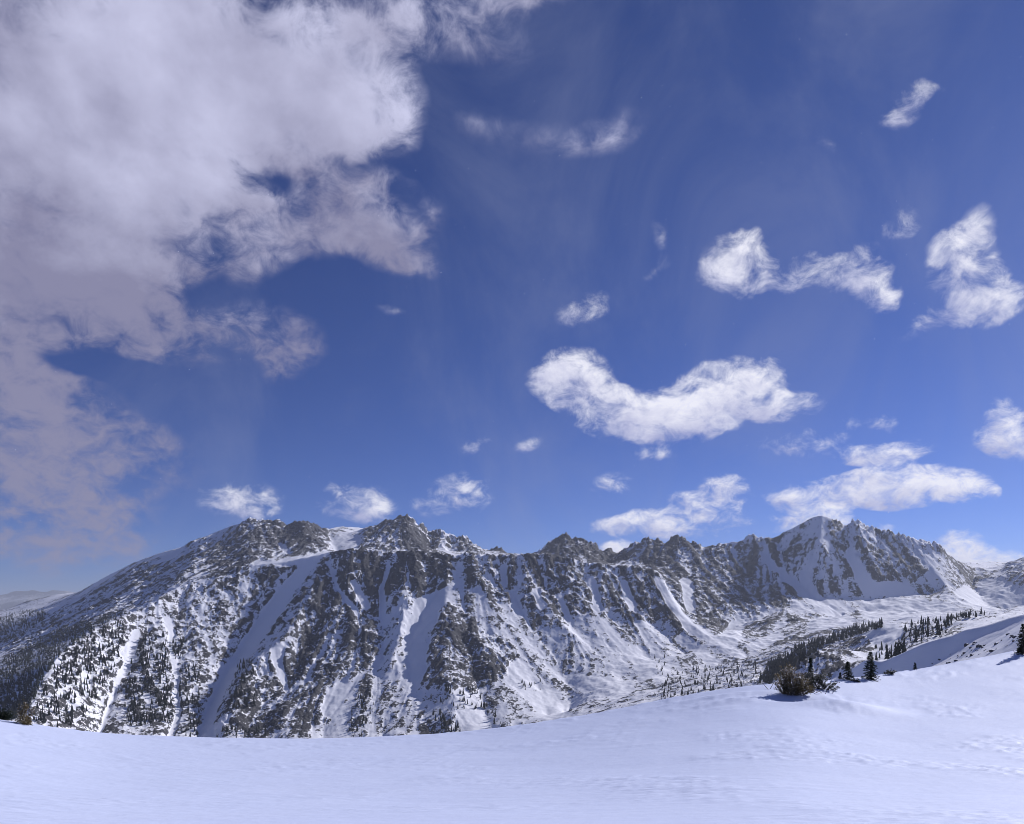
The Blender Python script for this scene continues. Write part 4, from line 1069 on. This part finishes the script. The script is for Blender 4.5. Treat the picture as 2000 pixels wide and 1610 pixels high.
# dead twigs standing out of the drift right of the bush
for k, (px, D, ln, a, t_) in enumerate([(1590, 47.0, .7, .1, .25), (1606, 47.3, .4, 2.6, .5), (1612, 47.6, .35, .9, .8), (1624, 47.9, .4, .3, .6), (1500, 47.8, .8, 2.5, .7), (1504, 47.9, .7, .8, .8), (1662, 53.2, .35, .6, .5)]):
    l = on_snow(px, D, .03)
    rng = np.random.default_rng(100 + k)
    pts = [(0, 0, 0), (math.cos(a) * ln * .5 * math.cos(t_), 0, ln * .5 * math.sin(t_) + .05), (math.cos(a) * ln * math.cos(t_), .05, ln * math.sin(t_))]
    side = [pts[1], (pts[1][0] + .1 * math.cos(a), .06, pts[1][2] + .14)]
    v, f = join([tube(pts, .022, .008, 5), tube(side, .012, .005, 4)])
    o = add_obj('dead_twig', np_mesh('dead_twig', v, f), M_BARK); o.location = l
    where = ['longest dead twig lying low right of the golden bush', 'short dead twig nearest the golden bush on the drift', 'upright dead twig on the drift right of the bush', 'last dead twig on the drift toward the spruces',
             'dead branch tip pointing left beside the golden bush', 'dead branch tip pointing right beside the golden bush', 'dark dead twig between the two small spruces'][k]
    tag(o, where, 'twig')

# ------------------------------------------------------------------ a few flakes drifting in the air
fr = np.random.default_rng(9)
vs, fs_, n = [], [], 0
octa = np.array([(1, 0, 0), (-1, 0, 0), (0, 1, 0), (0, -1, 0), (0, 0, 1), (0, 0, -1)], float)
of = np.array([(0, 2, 4), (2, 1, 4), (1, 3, 4), (3, 0, 4), (2, 0, 5), (1, 2, 5), (3, 1, 5), (0, 3, 5)])
for k in range(230):
    D = fr.uniform(4, 16); px, py = fr.uniform(-200, 2200), fr.uniform(-150, 1150)
    r_ = fr.uniform(.0020, .0042) * (D / 8) ** .5
    vs.append(octa * r_ * fr.uniform(.7, 1.2, 3) + np.array(at(px, py, D))); fs_.append(of + n); n += 6
M_FLAKE, _t, _b = new_mat('snowflake'); _b.inputs['Base Color'].default_value = (.9, .9, .95, 1); _b.inputs['Roughness'].default_value = .6
tag(add_obj('falling_snow', np_mesh('falling_snow', np.concatenate(vs), np.concatenate(fs_), False), M_FLAKE), 'sparse tiny snowflakes drifting through the air', 'snow', kind='stuff')

# ------------------------------------------------------------------ haze
hx, hy0, hy1, hz0, hz1 = 23000.0, -4500.0, 23000.0, -431.5, 520.0
hv = [(-hx, hy0, hz0), (hx, hy0, hz0), (hx, hy1, hz0), (-hx, hy1, hz0), (-hx, hy0, hz1), (hx, hy0, hz1), (hx, hy1, hz1), (-hx, hy1, hz1)]
me = np_mesh('haze', hv, [(0, 3, 2, 1), (4, 5, 6, 7), (0, 1, 5, 4), (1, 2, 6, 5), (2, 3, 7, 6), (3, 0, 4, 7)], False)
mh = bpy.data.materials.new('haze'); mh.use_nodes = True
for n in list(mh.node_tree.nodes): mh.node_tree.nodes.remove(n)
hp = mh.node_tree.nodes.new('ShaderNodeVolumePrincipled')
hp.inputs['Color'].default_value = (0.80, 0.86, 1.0, 1); hp.inputs['Density'].default_value = 5.5e-5; hp.inputs['Anisotropy'].default_value = 0.2
ho = mh.node_tree.nodes.new('ShaderNodeOutputMaterial'); mh.node_tree.links.new(hp.outputs[0], ho.inputs['Volume'])
tag(add_obj('haze', me, mh), 'thin cold haze filling the air over the valley', 'haze', kind='stuff')
